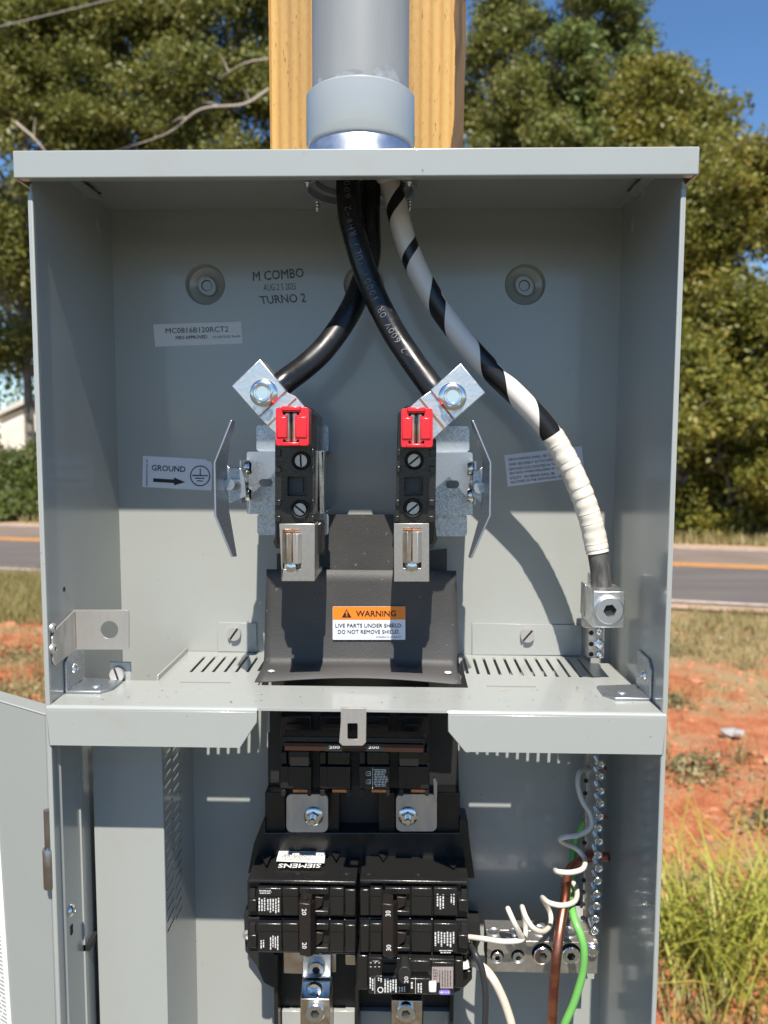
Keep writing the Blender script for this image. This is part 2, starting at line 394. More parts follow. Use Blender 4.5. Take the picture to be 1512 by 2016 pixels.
# ---- fasteners: unit radius meshes that face the viewer, cached
_fc = {}
def fast(kind_, m1, m2=None):
    k = (kind_, m1.name, m2.name if m2 else '')
    if k in _fc: return _fc[k]
    m = MB()
    def hexp(r, y0, y1, mi=0, a0=0):
        c = [(r*math.cos(math.radians(a0+60*i)), r*math.sin(math.radians(a0+60*i))) for i in range(6)]
        m.plate([(a, y0, b) for a, b in c], [], (0, y1-y0, 0), mi)
    if kind_ == 'slot':
        m.lathe([(.98, .0), (.98, -.3), (.0001, -.3)], n=28)
        for sgn in (1, -1):
            pts = [(.95*math.cos(math.radians(a)), sgn*.95*math.sin(math.radians(a))) for a in range(9, 172, 9)]
            m.plate([(a, -.55, b) for a, b in pts], [], (0, .25, 0), 0)
        m.box((-.93, -.33, -.15), (.93, -.2, .15), 1)  # slot floor coloured dark to stand for its shade
    elif kind_ == 'hex':
        m.lathe([(1.3, 0), (1.32, -.12), (1.18, -.28), (.9, -.34)], n=36)
        hexp(1.0, -.3, -.95, a0=10)
        m.lathe([(.88, -.95), (.8, -1.02), (.62, -1.0), (.55, -.86), (.0001, -.84)], n=30, close=False)
    elif kind_ == 'nut':
        m.lathe([(1.45, 0), (1.48, -.1), (1.25, -.3), (.95, -.4)], n=36)
        hexp(1.0, -.35, -1.15, a0=30)
        m.lathe([(.55, -1.1), (.55, -1.9), (.42, -2.05), (.0001, -2.05)], n=24, close=False)
    elif kind_ == 'allen':
        out = [(math.cos(math.radians(a)), math.sin(math.radians(a))) for a in range(0, 360, 10)]
        hx = [(.47*math.cos(math.radians(8+60*i)), .47*math.sin(math.radians(8+60*i))) for i in range(6)]
        m.plate([(a*.90, -.42, b*.90) for a, b in out], [[(a, -.42, b) for a, b in hx]], (0, .4, 0))
        m.lathe([(1.0, .3), (1.0, -.32), (.90, -.42)], n=36, close=False)
        m.plate([(a*1.05, -.10, b*1.05) for a, b in hx], [], (0, .1, 0), 1)  # socket floor painted dark in place of the shade inside
    elif kind_ == 'pan':
        m.lathe([(1, 0), (1, -.2), (.85, -.45), (.5, -.55), (.48, -.25), (.0001, -.22)], n=24)
    elif kind_ == 'barscrew':        # long shank with a small slotted hex head
        m.lathe([(.62, 3.6), (.62, .3)], n=14)
        for q in range(5): m.lathe([(.70, 3.2-q*.6), (.70, 2.95-q*.6)], n=14)
        hexp(1.0, .35, -.5, a0=20)
        m.lathe([(.85, -.5), (.7, -.66), (.45, -.5), (.0001, -.35)], n=18, close=False)
    elif kind_ == 'rivet':
        m.lathe([(1, .4), (1, 0), (.8, -.35), (.45, -.5), (.4, -.15), (.0001, -.12)], n=24)
    me = m.mesh(kind_, [m1, m2 or dark], smooth=40); _fc[k] = me
    return me
def screw(name, kind_, pos, r, parent, m1=zinc, m2=None, spin=0, rot=(0, 0, 0)):
    o = bpy.data.objects.new(name, fast(kind_, m1, m2)); COL.objects.link(o); o.parent = parent
    o.location = Vector(pos)-org(parent); o.scale = (r,)*3
    o.rotation_euler = (rot[0], rot[1]+math.radians(spin), rot[2])
    return o

# ================================================================== SETTING
def field(nx, x, c1, c2): pass
def ground_mat():
    m, t, b = newmat('red_clay_and_grass'); N, L = t.nodes, t.links
    tc = N.new('ShaderNodeTexCoord')
    def noise(s, d=6, st=None):
        n = N.new('ShaderNodeTexNoise'); n.inputs['Scale'].default_value = s; n.inputs['Detail'].default_value = d
        if st:
            mp = N.new('ShaderNodeMapping'); mp.inputs['Scale'].default_value = st; L.new(tc.outputs['Object'], mp.inputs[0]); L.new(mp.outputs[0], n.inputs[0])
        else: L.new(tc.outputs['Object'], n.inputs[0])
        return n
    def mr(i, a, c):
        r = N.new('ShaderNodeMapRange'); r.inputs[1].default_value = a; r.inputs[2].default_value = c; L.new(i, r.inputs[0]); return r.outputs[0]
    def mix(f, a, c):
        x = N.new('ShaderNodeMix'); x.data_type = 'RGBA'; L.new(f, x.inputs[0])
        for i, q in ((6, a), (7, c)):
            if isinstance(q, tuple): x.inputs[i].default_value = sc(q)
            else: L.new(q, x.inputs[i])
        return x.outputs[2]
    clay = mix(mr(noise(9).outputs[0], .35, .65), (.38, .105, .035), (.50, .19, .08))
    clay = mix(mr(noise(60).outputs[0], .58, .7), clay, (.30, .075, .025))
    clay = mix(mr(noise(34, 3).outputs[0], .66, .72), clay, (.48, .36, .27))
    straw = mix(mr(noise(45, 4).outputs[0], .4, .62), (.42, .29, .135), (.22, .165, .07))
    sp = N.new('ShaderNodeSeparateXYZ'); L.new(tc.outputs['Object'], sp.inputs[0])
    rd = N.new('ShaderNodeMath'); rd.operation = 'MULTIPLY_ADD'; L.new(sp.outputs[0], rd.inputs[0]); rd.inputs[1].default_value = .24; L.new(sp.outputs[1], rd.inputs[2])
    nb = noise(1.6, 5); s2 = N.new('ShaderNodeMath'); s2.operation = 'MULTIPLY_ADD'; L.new(nb.outputs[0], s2.inputs[0]); s2.inputs[1].default_value = 5; L.new(rd.outputs[0], s2.inputs[2])
    near = mr(s2.outputs[0], 7.6, 8.4)
    g = mix(near, clay, straw)
    g = mix(mr(noise(2.7, 6).outputs[0], .52, .66), g, (.36, .24, .12))
    bounce_tone = mix(mr(noise(30, 5).outputs[0], .4, .62), (.15, .125, .095), (.10, .095, .055))  # made-up tone for unseen ground behind the camera, darkened to limit bounce light
    yb = mr(sp.outputs[1], 1.5, 1.1); g = mix(yb, g, bounce_tone)
    L.new(g, b.inputs['Base Color']); b.inputs['Roughness'].default_value = .95
    n = noise(55, 6); bp = N.new('ShaderNodeBump'); bp.inputs['Strength'].default_value = 1; bp.inputs['Distance'].default_value = .03
    L.new(n.outputs[0], bp.inputs['Height']); L.new(bp.outputs[0], b.inputs['Normal'])
    return m
gm = ground_mat()
# road runs slightly oblique: near edge and far edge measured on the ground
NE = (G(40, 1124), G(1420, 1196)); FE = (G(40, 1036), G(1420, 1079)); ML = (G(40, 1068), G(1420, 1111))
rdir = ((NE[1]-NE[0]).normalized()+(FE[1]-FE[0]).normalized()).normalized(); rdir.z = 0
rnor = Vector((-rdir.y, rdir.x, 0))
def off(pts): return sum((p.dot(rnor) for p in pts))/2
n0, n1, nm = off(NE), off(FE), off(ML)
def rpt(a, n, z=0): q = rdir*a+rnor*n; return Vector((q.x, q.y, z))
g = MB()
NX, NY = 70, 70
xs = [-60+120*(i/NX) for i in range(NX+1)]
def gz(x, y):
    n = rnor.dot(Vector((x, y, 0)))
    if n < n0-.15 and abs(x) < 12 and y > .9:
        return .02*math.sin(x*2.1+1.3*y)+.018*math.sin(x*.9-2.3*y)+.012*math.sin(5*x+3.3*y)-.02
    return -.012
gx = sorted(set([-400, -120, -60, -30] + [-12+.3*i for i in range(81)] + [30, 60, 120, 400]))
gy = sorted(set([-400, -100, -30, -8] + [.0+.25*i for i in range(60)] + [20, 30, 60, 150, 600]))
for yy in gy:
    for xx in gx: g.v.append(Vector((xx, yy, gz(xx, yy))))
W_ = len(gx)
for j in range(len(gy)-1):
    for i in range(W_-1):
        g.f.append((j*W_+i, j*W_+i+1, (j+1)*W_+i+1, (j+1)*W_+i)); g.m.append(0)
kind(g.build('ground', gm), 'structure')
asph = mat('asphalt', (.20, .15, .12), .85, col2=(.165, .125, .10), cscale=1.2, cdetail=8, bump=.6, bscale=200, stretch=(1, 1, 1), fleck=(.33, .28, .24), fscale=160, fthr=.66)
asph2 = mat('darker_asphalt', (.105, .09, .085), .85, col2=(.13, .112, .10), cscale=1.5, cdetail=8, bump=.6, bscale=200, stretch=(.4, 2, 1), fleck=(.25, .22, .2), fscale=160, fthr=.68)
lane_o = mat('road_paint_orange', (.72, .30, .05), .7, col2=(.55, .26, .08), cscale=12)
lane_w = mat('road_paint_white', (.62, .52, .44), .7, col2=(.45, .36, .29), cscale=9)
gravel = mat('road_shoulder', (.46, .32, .22), .95, col2=(.34, .22, .14), cscale=26, cdetail=6, bump=1, bscale=60)
def strip(name, a, b, z, m):
    s = MB(); s.add([rpt(-80, a, z), rpt(80, a, z), rpt(80, b, z), rpt(-80, b, z)], [(0, 1, 2, 3)]); return kind(s.build(name, m), 'structure')
strip('road_shoulder', n0-.22, n1+.4, .004, gravel)
strip('road', n0, nm, .010, asph2)
strip('road', nm, n1, .010, asph)
strip('road_marking', nm-.13, nm-.03, .014, lane_o); strip('road_marking', nm+.05, nm+.15, .014, lane_o)
strip('road_marking', n1-.22, n1-.12, .014, lane_w); strip('road_marking', n0+.06, n0+.14, .014, lane_w)

# ------------------------------------------------------------------ foliage
def leaf_mat(name, cols, tr=.25):
    m, t, b = newmat(name); N, L = t.nodes, t.links
    ge = N.new('ShaderNodeNewGeometry'); cr = N.new('ShaderNodeValToRGB'); e = cr.color_ramp.elements
    e[0].color = sc(cols[0]); e[0].position = 0; e[1].color = sc(cols[-1]); e[1].position = 1
    for i, c in enumerate(cols[1:-1]): x = e.new((i+1)/(len(cols)-1)); x.color = sc(c)
    # clump-wide hue drift + leaf-wise variation
    tc = N.new('ShaderNodeTexCoord'); n = N.new('ShaderNodeTexNoise'); n.inputs['Scale'].default_value = .9; n.inputs['Detail'].default_value = 3
    L.new(tc.outputs['Object'], n.inputs[0])
    ma = N.new('ShaderNodeMath'); ma.operation = 'MULTIPLY_ADD'; L.new(ge.outputs['Random Per Island'], ma.inputs[0]); ma.inputs[1].default_value = .55
    mb = N.new('ShaderNodeMapRange'); mb.inputs[1].default_value = .3; mb.inputs[2].default_value = .7; mb.inputs[4].default_value = .45; L.new(n.outputs[0], mb.inputs[0])
    L.new(mb.outputs[0], ma.inputs[2]); L.new(ma.outputs[0], cr.inputs[0])
    L.new(cr.outputs[0], b.inputs['Base Color']); b.inputs['Roughness'].default_value = .5
    tl = N.new('ShaderNodeBsdfTranslucent'); L.new(cr.outputs[0], tl.inputs[0])
    mx = N.new('ShaderNodeMixShader'); mx.inputs[0].default_value = tr
    L.new(b.outputs[0], mx.inputs[1]); L.new(tl.outputs[0], mx.inputs[2]); L.new(mx.outputs[0], t.nodes['Material Output'].inputs[0])
    return m
def leaves_mesh(name, C, size, m, asp=.6, droop=.3):
    n = len(C); nrm = rng.normal(size=(n, 3)); nrm[:, 2] += droop; nrm /= np.linalg.norm(nrm, axis=1)[:, None]
    t = rng.normal(size=(n, 3)); t -= nrm*np.sum(t*nrm, 1)[:, None]; t /= np.linalg.norm(t, axis=1)[:, None]
    b = np.cross(nrm, t); s = size*(.6+.8*rng.random(n))[:, None]
    V = np.stack([C-t*s, C-b*s*asp+nrm*s*.15, C+t*s, C+b*s*asp+nrm*s*.15], 1).reshape(-1, 3).astype(np.float32)
    me = bpy.data.meshes.new(name); me.vertices.add(4*n); me.vertices.foreach_set('co', V.ravel())
    me.loops.add(4*n); me.loops.foreach_set('vertex_index', np.arange(4*n, dtype=np.int32))
    me.polygons.add(n); me.polygons.foreach_set('loop_start', np.arange(0, 4*n, 4, dtype=np.int32)); me.polygons.foreach_set('loop_total', np.full(n, 4, np.int32))
    me.materials.append(m); me.update(calc_edges=True)
    return me
lm_a = leaf_mat('olive_leaves', [(.09, .11, .022), (.155, .175, .036), (.225, .225, .052), (.31, .27, .08)], .4)
lm_b = leaf_mat('autumn_green_leaves', [(.10, .125, .02), (.18, .19, .03), (.27, .24, .045), (.36, .28, .06)], .4)
lm_p = leaf_mat('pine_needles', [(.08, .12, .025), (.13, .18, .04), (.19, .21, .05), (.28, .20, .06)], .3)
lm_d = leaf_mat('understory_leaves', [(.045, .065, .015), (.08, .11, .022), (.12, .15, .032), (.17, .17, .045)], .35)
bark = mat('grey_bark', (.15, .125, .10), .9, col2=(.28, .245, .20), cscale=9, cdetail=6, stretch=(1, 1, .3), bump=1, bscale=40)
bark_p = mat('pine_bark', (.20, .12, .08), .9, col2=(.30, .22, .16), cscale=11, cdetail=6, stretch=(1, 1, .3), bump=1, bscale=40)
def tree(name, label, x, y, h, rad, z0=.0, nleaf=40000, leaf=.06, lm=lm_a, bk=bark, blobs=46, br=.62, lean=0, low=.12, conical=False, trunk_r=.14, group='trees beyond the road', seed=1, gap=0.0, asp=.6):
    r = random.Random(seed); t = thing(name, label, 'tree', (x, y, 0), group)
    m = MB(); top = Vector((x+lean, y, h*.93))
    tr = spline([(x, y, -.1), (x+lean*.2+r.uniform(-.1, .1), y, h*.3), (x+lean*.6+r.uniform(-.2, .2), y, h*.62), top], 5)
    m.tube(tr, [trunk_r*(1-.85*i/(len(tr)-1)) for i in range(len(tr))], 8)
    cs, rs = [], []
    for i in range(blobs):
        u = r.random()**(.8 if not conical else 1.3); zz = h*(low+(1-low)*u)
        if conical: R_ = rad*(1.02-u)**.75*.95+.1
        else: R_ = rad*math.sqrt(max(.05, 1-(2*u-1.0)**2))*(.95 if u < .5 else .9)+.15
        a = r.uniform(0, 2*math.pi); q = R_*math.sqrt(r.uniform(.15, 1))
        c = Vector((x+lean*u+q*math.cos(a), y+q*math.sin(a), min(zz, h-.3))); cs.append(c); rs.append(br*r.uniform(.55, 1.15)*(1 if not conical else (1.1-.5*u)))
        if i % 2 == 0:
            k = tr[min(len(tr)-1, int(len(tr)*max(.1, (zz/h)-.12)))]
            mid = (k+c)/2+Vector((r.uniform(-.2, .2), r.uniform(-.2, .2), r.uniform(-.1, .25)))
            m.tube(spline([k, mid, c], 4), [.05, .045, .04, .035, .03, .025, .02, .015, .012], 5)
            for e in range(3):
                d = Vector((r.uniform(-1, 1), r.uniform(-1, 1), r.uniform(-.4, 1))).normalized()*br
                m.tube([c, c+d*.5+Vector((0, 0, .06)), c+d], [.014, .009, .004], 4, cap=False)
    m.build('trunk', bk, t)
    cs = np.array([tuple(c) for c in cs]); rs = np.array(rs)
    pr = rs**2/np.sum(rs**2); idx = rng.choice(len(cs), nleaf, p=pr)
    # leaves gather in small sprays inside every clump
    ns = nleaf//26; si = rng.choice(len(cs), ns, p=pr); d = rng.normal(size=(ns, 3)); d /= np.linalg.norm(d, axis=1)[:, None]
    sc_ = cs[si]+d*rs[si][:, None]*(rng.random(ns)**.45)[:, None]*np.array([1.1, 1.1, .8])
    k = rng.integers(0, ns, nleaf); C = sc_[k]+rng.normal(size=(nleaf, 3))*np.array([.13, .13, .09])*(br/.6)
    C = C[C[:, 2] > .05]
    C[:, 0] -= x; C[:, 1] -= y
    me = leaves_mesh('crown', C, leaf, lm, asp); o = bpy.data.objects.new('crown', me); COL.objects.link(o); o.parent = t
    return t
def tx(px, d): return P(px, 870, d).x
def th(py, d, px=756): return P(px, py, d).z
TREES = [
 # px, depth, top py, radius, kind...
 ('broadleaf_tree', 'tall olive-green tree at the left edge, beyond the road', 60, 18.5, -90, 2.1, lm_a, bark, 42000, .062, 11, .27),
 ('broadleaf_tree', 'tall olive-green tree above the left end of the hood', 250, 19.5, -120, 2.1, lm_a, bark, 42000, .062, 12, .2),
 ('broadleaf_tree', 'tall thin-leaved tree just left of the wooden post', 455, 19, -80, 2.0, lm_a, bark, 40000, .062, 13, .12),
 ('broadleaf_tree', 'tree hidden behind the wooden post and conduit', 700, 20, -60, 2.1, lm_a, bark, 26000, .065, 14, .1),
 ('broadleaf_tree', 'slender tree with sky gaps right of the wooden post', 975, 20, -10, 1.5, lm_a, bark, 28000, .058, 15, .12),
 ('broadleaf_tree', 'rounded yellow-green tree between the pine and the road bank', 1250, 16.5, 160, 1.65, lm_b, bark, 42000, .060, 16, .05),
 ('broadleaf_tree', 'yellow-green tree with the pointed top against blue sky', 1335, 18, 195, 1.0, lm_b, bark, 30000, .060, 17, .1),
 ('broadleaf_tree', 'broad yellow-green tree at the right edge beside the box', 1500, 14.5, 300, 1.9, lm_b, bark, 52000, .055, 18, .05),
 ('broadleaf_tree', 'bushy olive tree behind the hood, right of the post', 1030, 17, 150, 1.6, lm_a, bark, 30000, .060, 19, .1),
]
for nme, l, px, d, pt, rad, lm, bk, nl, ls, sd_, low in TREES:
    tree(nme, l, tx(px, d), d, th(pt, d), rad, nleaf=int(nl*(2.3 if px < 500 else 1.9)), leaf=ls*.85, lm=lm, bk=bk, seed=sd_, low=low, blobs=120 if px < 500 else 96, br=.7 if px < 500 else .58)
tree('pine_tree', 'tall pine rising above the right half of the hood', tx(1135, 17.5), 17.5, th(-260, 17.5), 2.3, nleaf=80000, leaf=.075, lm=lm_p, bk=bark_p, conical=True, seed=31, low=.40, blobs=100, br=.52, asp=.3, trunk_r=.13)
# understorey
BUSH = [(20, 15.5, 985, 1.0, 'low leafy bush in front of the cream house'), (-150, 16.2, 600, 1.0, 'dark bush left of the box below the tall trees'), (105, 17, 880, 1.3, 'dark bush behind the left side of the box'),
        (1340, 13.2, 640, 1.05, 'bush beside the right edge of the box, beyond the road'), (1430, 13.0, 760, .95, 'low leafy bush on the bank at right, beyond the road'),
        (1530, 13.2, 700, 1.1, 'leafy bush cut by the right edge of the frame'),
        (500, 17.5, 600, 1.6, 'broad bush hidden behind the box, left of the post'), (900, 15.6, 620, 1.6, 'broad bush hidden behind the box, right of the post'), (1180, 14, 640, 1.3, 'dark bush hidden behind the right half of the box')]
for i, (px, d, pt, rad, l) in enumerate(BUSH):
    if px > 1300 or px < 200:
        lmm = lm_d if px < 200 else lm_b
    else: lmm = lm_d
    t = tree('bush', l, tx(px, d), d, th(pt, d), rad, nleaf=26000, leaf=.05, lm=lmm, seed=50+i, low=.0, blobs=30, br=.5, trunk_r=.05, group='bushes along the far side of the road')
    t['category'] = 'bush'
# far wood behind, reads as one mass
Cw = []
for i in range(46000):
    x = rng.uniform(-26, 30); hgt = 9.6 + 2*math.sin(x*.7)+1.2*math.sin(x*1.9+1)
    if x > 6.2: hgt *= max(.42, 1-(x-6.2)*.12)
    if -9.5 < x < -6.2: hgt *= .8
    Cw.append((x*1.42, rng.uniform(37, 41), 1.42*hgt*rng.random()**.8))
Cw = np.array(Cw); wd = bpy.data.objects.new('far_wood', leaves_mesh('far_wood', Cw, .19, lm_d)); COL.objects.link(wd); kind(wd, 'stuff')
# pale bare limbs in the left trees
bare = mat('pale_dead_branch', (.42, .36, .30), .8)
def branch(pts, d, r0, label):
    q = [P(x, y, d+dz) for x, y, dz in pts]; s = spline(q, 5); m = MB()
    m.tube(s, [r0*(1-.8*i/(len(s)-1)) for i in range(len(s))], 6)
    for k in range(4, len(s)-2, 4):
        e = s[k]+Vector((random.uniform(-.35, .35), random.uniform(-.1, .1), random.uniform(-.1, .4))); m.tube([s[k], (s[k]+e)/2+Vector((0, 0, .04)), e], [.014, .01, .004], 5)
    tag(m.build('bare_branch', bare, origin=q[0]), label, 'branch', 'bare branches in the left trees')
branch([(530, 175, 0), (480, 205, 0), (395, 215, -.1), (330, 262, -.1), (225, 298, 0)], 16.4, .035, 'pale bare branch sloping down above the hood, left of the post')
branch([(530, 115, 0), (480, 125, 0), (430, 155, 0)], 16.6, .022, 'short pale bare branch beside the left edge of the post')
branch([(30, 240, 0), (75, 280, 0), (110, 330, 0)], 16.3, .03, 'pale bare branch above the left corner of the hood')
# telephone wire
m = MB(); a, b = P(-300, 118, 15), P(900, -190, 15); m.tube([a+(b-a)*t-Vector((0, 0, .5*4*t*(1-t)*.25)) for t in [i/20 for i in range(21)]], .012, 6)
tag(m.build('overhead_wire', dark_w if False else mat('wire_grey', (.30, .28, .24), .6), origin=a), 'thin overhead wire crossing the top left corner', 'wire')

# grey post far left? house beyond the trees
hs = thing('house', 'cream house with a grey gable roof, behind the left trees', 'house', (tx(55, 27), 27, 0))
hw = mat('cream_render', (.74, .70, .62), .8, col2=(.62, .57, .49), cscale=1.2)
roofm = mat('grey_roof_trim', (.55, .53, .50), .6); shingle = mat('roof_shingle', (.12, .11, .10), .8)
x0, x1, xr = tx(3, 27), tx(180, 27), tx(62, 27); zt = th(800, 27); ze = th(826, 27)
ms = MB(); ms.plate([(x0, 27, 0), (x1, 27, 0), (x1, 27, ze-.6), (xr, 27, zt), (x0, 27, ze)], [], (0, 6, 0)); ms.build('wall', hw, hs)
ms = MB(); ms.plate([(x0-.25, 26.8, ze-.02), (xr, 26.8, zt+.1), (x1+.3, 26.8, ze-.7), (x1+.3, 26.8, ze-.55), (xr, 26.8, zt+.27), (x0-.25, 26.8, ze+.13)], [], (0, 6.4, 0)); ms.build('roof', roofm, hs)
ms = MB(); ms.pbox(50, 850, 78, 890, 26.97, 27.02); wn = ms.build('window', dark, hs)
ms = MB(); ms.pbox(49, 868, 79, 870.5, 26.94, 26.965); ms.pbox(48.5, 848, 50, 892, 26.94, 26.965); ms.build('frame', roofm, wn)

# ------------------------------------------------------------------ grass and stones on the near ground
gb = leaf_mat('dry_grass', [(.26, .21, .085), (.38, .29, .13), (.22, .21, .07), (.46, .33, .17)], .3)
gg = leaf_mat('green_tuft_grass', [(.20, .24, .03), (.33, .35, .05), (.46, .44, .09), (.58, .46, .14)], .35)
def blades(name, base, hgt, wid, lean, m, seg=2):
    n = len(base); a = rng.random(n)*2*np.pi; d = np.stack([np.cos(a), np.sin(a), np.zeros(n)], 1); s = np.stack([-np.sin(a), np.cos(a), np.zeros(n)], 1)
    h = hgt[:, None] if hasattr(hgt, 'shape') else hgt; ln = lean*(.3+rng.random(n))[:, None]
    V = [];
    for k in range(seg+1):
        t = k/seg; c = base + np.array([0, 0, 1])*h*(t-.35*t*t*ln) + d*h*ln*t*t
        wk = wid*(1-t)**.7
        V += [c-s*wk, c+s*wk] if k < seg else [c]
    K = len(V); V = np.stack(V, 1).reshape(-1, 3).astype(np.float32)
    f = []
    i0 = np.arange(n)*K
    quads = [np.stack([i0+2*k, i0+2*k+1, i0+2*k+3, i0+2*k+2], 1) for k in range(seg-1)]
    tri = np.stack([i0+2*(seg-1), i0+2*(seg-1)+1, i0+2*seg], 1)
    lv = np.concatenate([q.ravel() for q in quads]+[tri.ravel()]).astype(np.int32)
    tot = np.concatenate([np.full(n, 4)]*(seg-1)+[np.full(n, 3)]).astype(np.int32); st = np.concatenate([[0], np.cumsum(tot)[:-1]]).astype(np.int32)
    me = bpy.data.meshes.new(name); me.vertices.add(n*K); me.vertices.foreach_set('co', V.ravel()); me.loops.add(len(lv)); me.loops.foreach_set('vertex_index', lv)
    me.polygons.add(len(tot)); me.polygons.foreach_set('loop_start', st); me.polygons.foreach_set('loop_total', tot)
    me.materials.append(m); me.update(calc_edges=True); o = bpy.data.objects.new(name, me); COL.objects.link(o); return o
def scatter(n, x0, x1, y0, y1, keep):
    out = []
    while len(out) < n:
        q = rng.uniform([x0, y0], [x1, y1])
        if keep(q): out.append((q[0], q[1], gz(q[0], q[1])-.005))
    return np.array(out)
def rn(q): return rnor.x*q[0]+rnor.y*q[1]
def patch(q): return math.sin(q[0]*2.3+1)+math.sin(q[1]*3.1+q[0])+math.sin(q[0]*5.1-q[1]*2.7)*.6
b1 = scatter(26000, -7, 6, 2.5, 9, lambda q: rn(q) < n0-.15 and rng.random() < (.10+.9*max(0, min(1, (rn(q)-n0+2.2)/1.2)))*(.25+.75*(patch(q) > 0)))
kind(blades('dry_grass', b1, .05+.09*rng.random(len(b1)), .0035, .9, gb), 'stuff')
b2 = scatter(14000, -7, 9, 9, 17, lambda q: n1+.35 < rn(q) < n1+2.4)
kind(blades('verge_grass', b2, .10+.18*rng.random(len(b2)), .008, .8, gb), 'stuff')
b3 = scatter(16000, -4.5, -1.2, 3.2, 8.5, lambda q: rn(q) < n0-.1 and rng.random() < (.10 if rn(q) < n0-2.3 else 1))
lm_g = leaf_mat('mixed_grass', [(.13, .14, .035), (.22, .20, .06), (.30, .25, .09), (.36, .28, .11)], .3)
kind(blades('mixed_grass', b3, .06+.14*rng.random(len(b3)), .0035, .9, lm_g), 'stuff')
cl = []; 
for cx, cy, rr_ in [(1.35, 5.6, .16), (1.9, 5.75, .14), (1.55, 4.6, .10), (1.35, 3.6, .13), (1.9, 3.5, .12), (1.5, 3.05, .12), (-2.3, 4.6, .2), (-2.7, 5.4, .2), (-2.0, 4.1, .12)]:
    for _ in range(500):
        a = rng.normal(size=2)*rr_*.7; cl.append((cx+a[0], cy+a[1], gz(cx+a[0], cy+a[1])+.05*rng.random()))
wl = bpy.data.objects.new('low_weeds', leaves_mesh('low_weeds', np.array(cl), .014, leaf_mat('weed_leaves', [(.17, .16, .07), (.25, .22, .10), (.34, .26, .13)], .2))); COL.objects.link(wl); kind(wl, 'stuff')
# big yellow-green tufts in front right
def tuft(cx, cy, n, h, spread, label, m=gg, wd_=.0042, ln_=.8):
    base = np.stack([cx+rng.normal(size=n)*spread, cy+rng.normal(size=n)*spread, np.full(n, gz(cx, cy)-.01)], 1)
    o = blades('grass_tuft', base-np.array([cx, cy, 0]), h*(.45+.6*rng.random(n)), wd_, ln_, m, 5); o.location = (cx, cy, 0)
    tag(o, label, 'grass tuft', 'grass tufts beside the box')
for px_, py_, n_, h_, sp_r, lb__, w_b in (
    (1405, 1900, 130, .56, .075, 'tallest yellow-green grass tuft, right of the box foot', .0048),
    (1540, 1860, 100, .50, .07, 'yellow-green grass tuft cut by the right edge of the frame', .0048),
    (1345, 1840, 110, .42, .07, 'grass tuft standing against the right side of the box', .0042)):
    g1 = G(px_, py_); tuft(g1.x, g1.y, n_, h_, sp_r, lb__, gg, w_b, 1.15)
g1 = G(1400, 1880); tuft(g1.x, g1.y, 280, .18, .22, 'thick short green grass under the tall blades, bottom right', leaf_mat('short_green_grass', [(.12, .16, .025), (.20, .24, .04), (.30, .32, .06), (.38, .32, .10)], .3), .003)
g1 = G(1390, 2000); tuft(g1.x, g1.y, 220, .12, .10, 'short dark green grass at the bottom right corner', lm_g)
g1 = G(1470, 1310); tuft(g1.x, g1.y, 34, .26, .05, 'thin dry grass stalks on the clay at right', gb, .0025)
g1 = G(1465, 1500); tuft(g1.x, g1.y, 40, .26, .05, 'small straw-coloured tuft on the clay, right of the box', gb, .0025)
g1 = G(1350, 1350); tuft(g1.x, g1.y, 120, .10, .12, 'low brown-green grass patch beside the box edge at right', lm_g, .003)
g1 = G(60, 1330); tuft(g1.x, g1.y, 40, .30, .06, 'straw-coloured stalks on the clay left of the box', gb, .0025)
# stones and clods
stm = mat('pale_stone', (.42, .36, .32), .85, col2=(.55, .47, .40), cscale=60)
clm = mat('clay_clod', (.42, .15, .07), .95, col2=(.52, .22, .12), cscale=60)
ico = bmesh.new(); bmesh.ops.create_icosphere(ico, subdivisions=1, radius=1); IV = [v.co.copy() for v in ico.verts]; IF = [tuple(v.index for v in f.verts) for f in ico.faces]; ico.free()
def stones(name, n, area, smin, smax, m, keep):
    mb = MB()
    for x, y, z in scatter(n, *area, keep):
        s = random.uniform(smin, smax)*(1+1.5*(random.random() > .93)); j = Vector((random.uniform(.7, 1.3), random.uniform(.7, 1.3), random.uniform(.4, .7)))
        mb.add([Vector((v.x*j.x, v.y*j.y, v.z*j.z))*s*random.uniform(.8, 1.2)+Vector((x, y, z+s*.1)) for v in IV], IF)
    return kind(mb.build(name, m, smooth=0), 'stuff')
stones('pebbles', 500, (-4, 4, 2, 7.4), .005, .012, stm, lambda q: rn(q) < n0-.2)
stones('clay_clods', 1500, (-4, 4, 2, 6.5), .008, .028, clm, lambda q: rn(q) < n0-.8 and patch(q) < .8)
m = MB(); c = G(1440, 1445)
m.add([Vector((v.x*.07, v.y*.05, v.z*.02))*random.uniform(.8, 1.2)+c+Vector((0, 0, .01)) for v in IV], IF)
tag(m.build('flat_stone', mat('grey_stone', (.36, .34, .33), .8), smooth=0, origin=c), 'flat grey stone lying on the red clay at right', 'stone')

# ================================================================== POST AND CONDUIT
XL, XR = -.2132, .1528               # outer sides of the enclosure
YF, YB = .456, .579                  # front edge of the sides, face of the back panel
ZC, ZS, ZL = H+.1639, H-.1571, H-.1813   # ceiling, shelf top, bottom of the shelf lip
ZBOT = H-.60
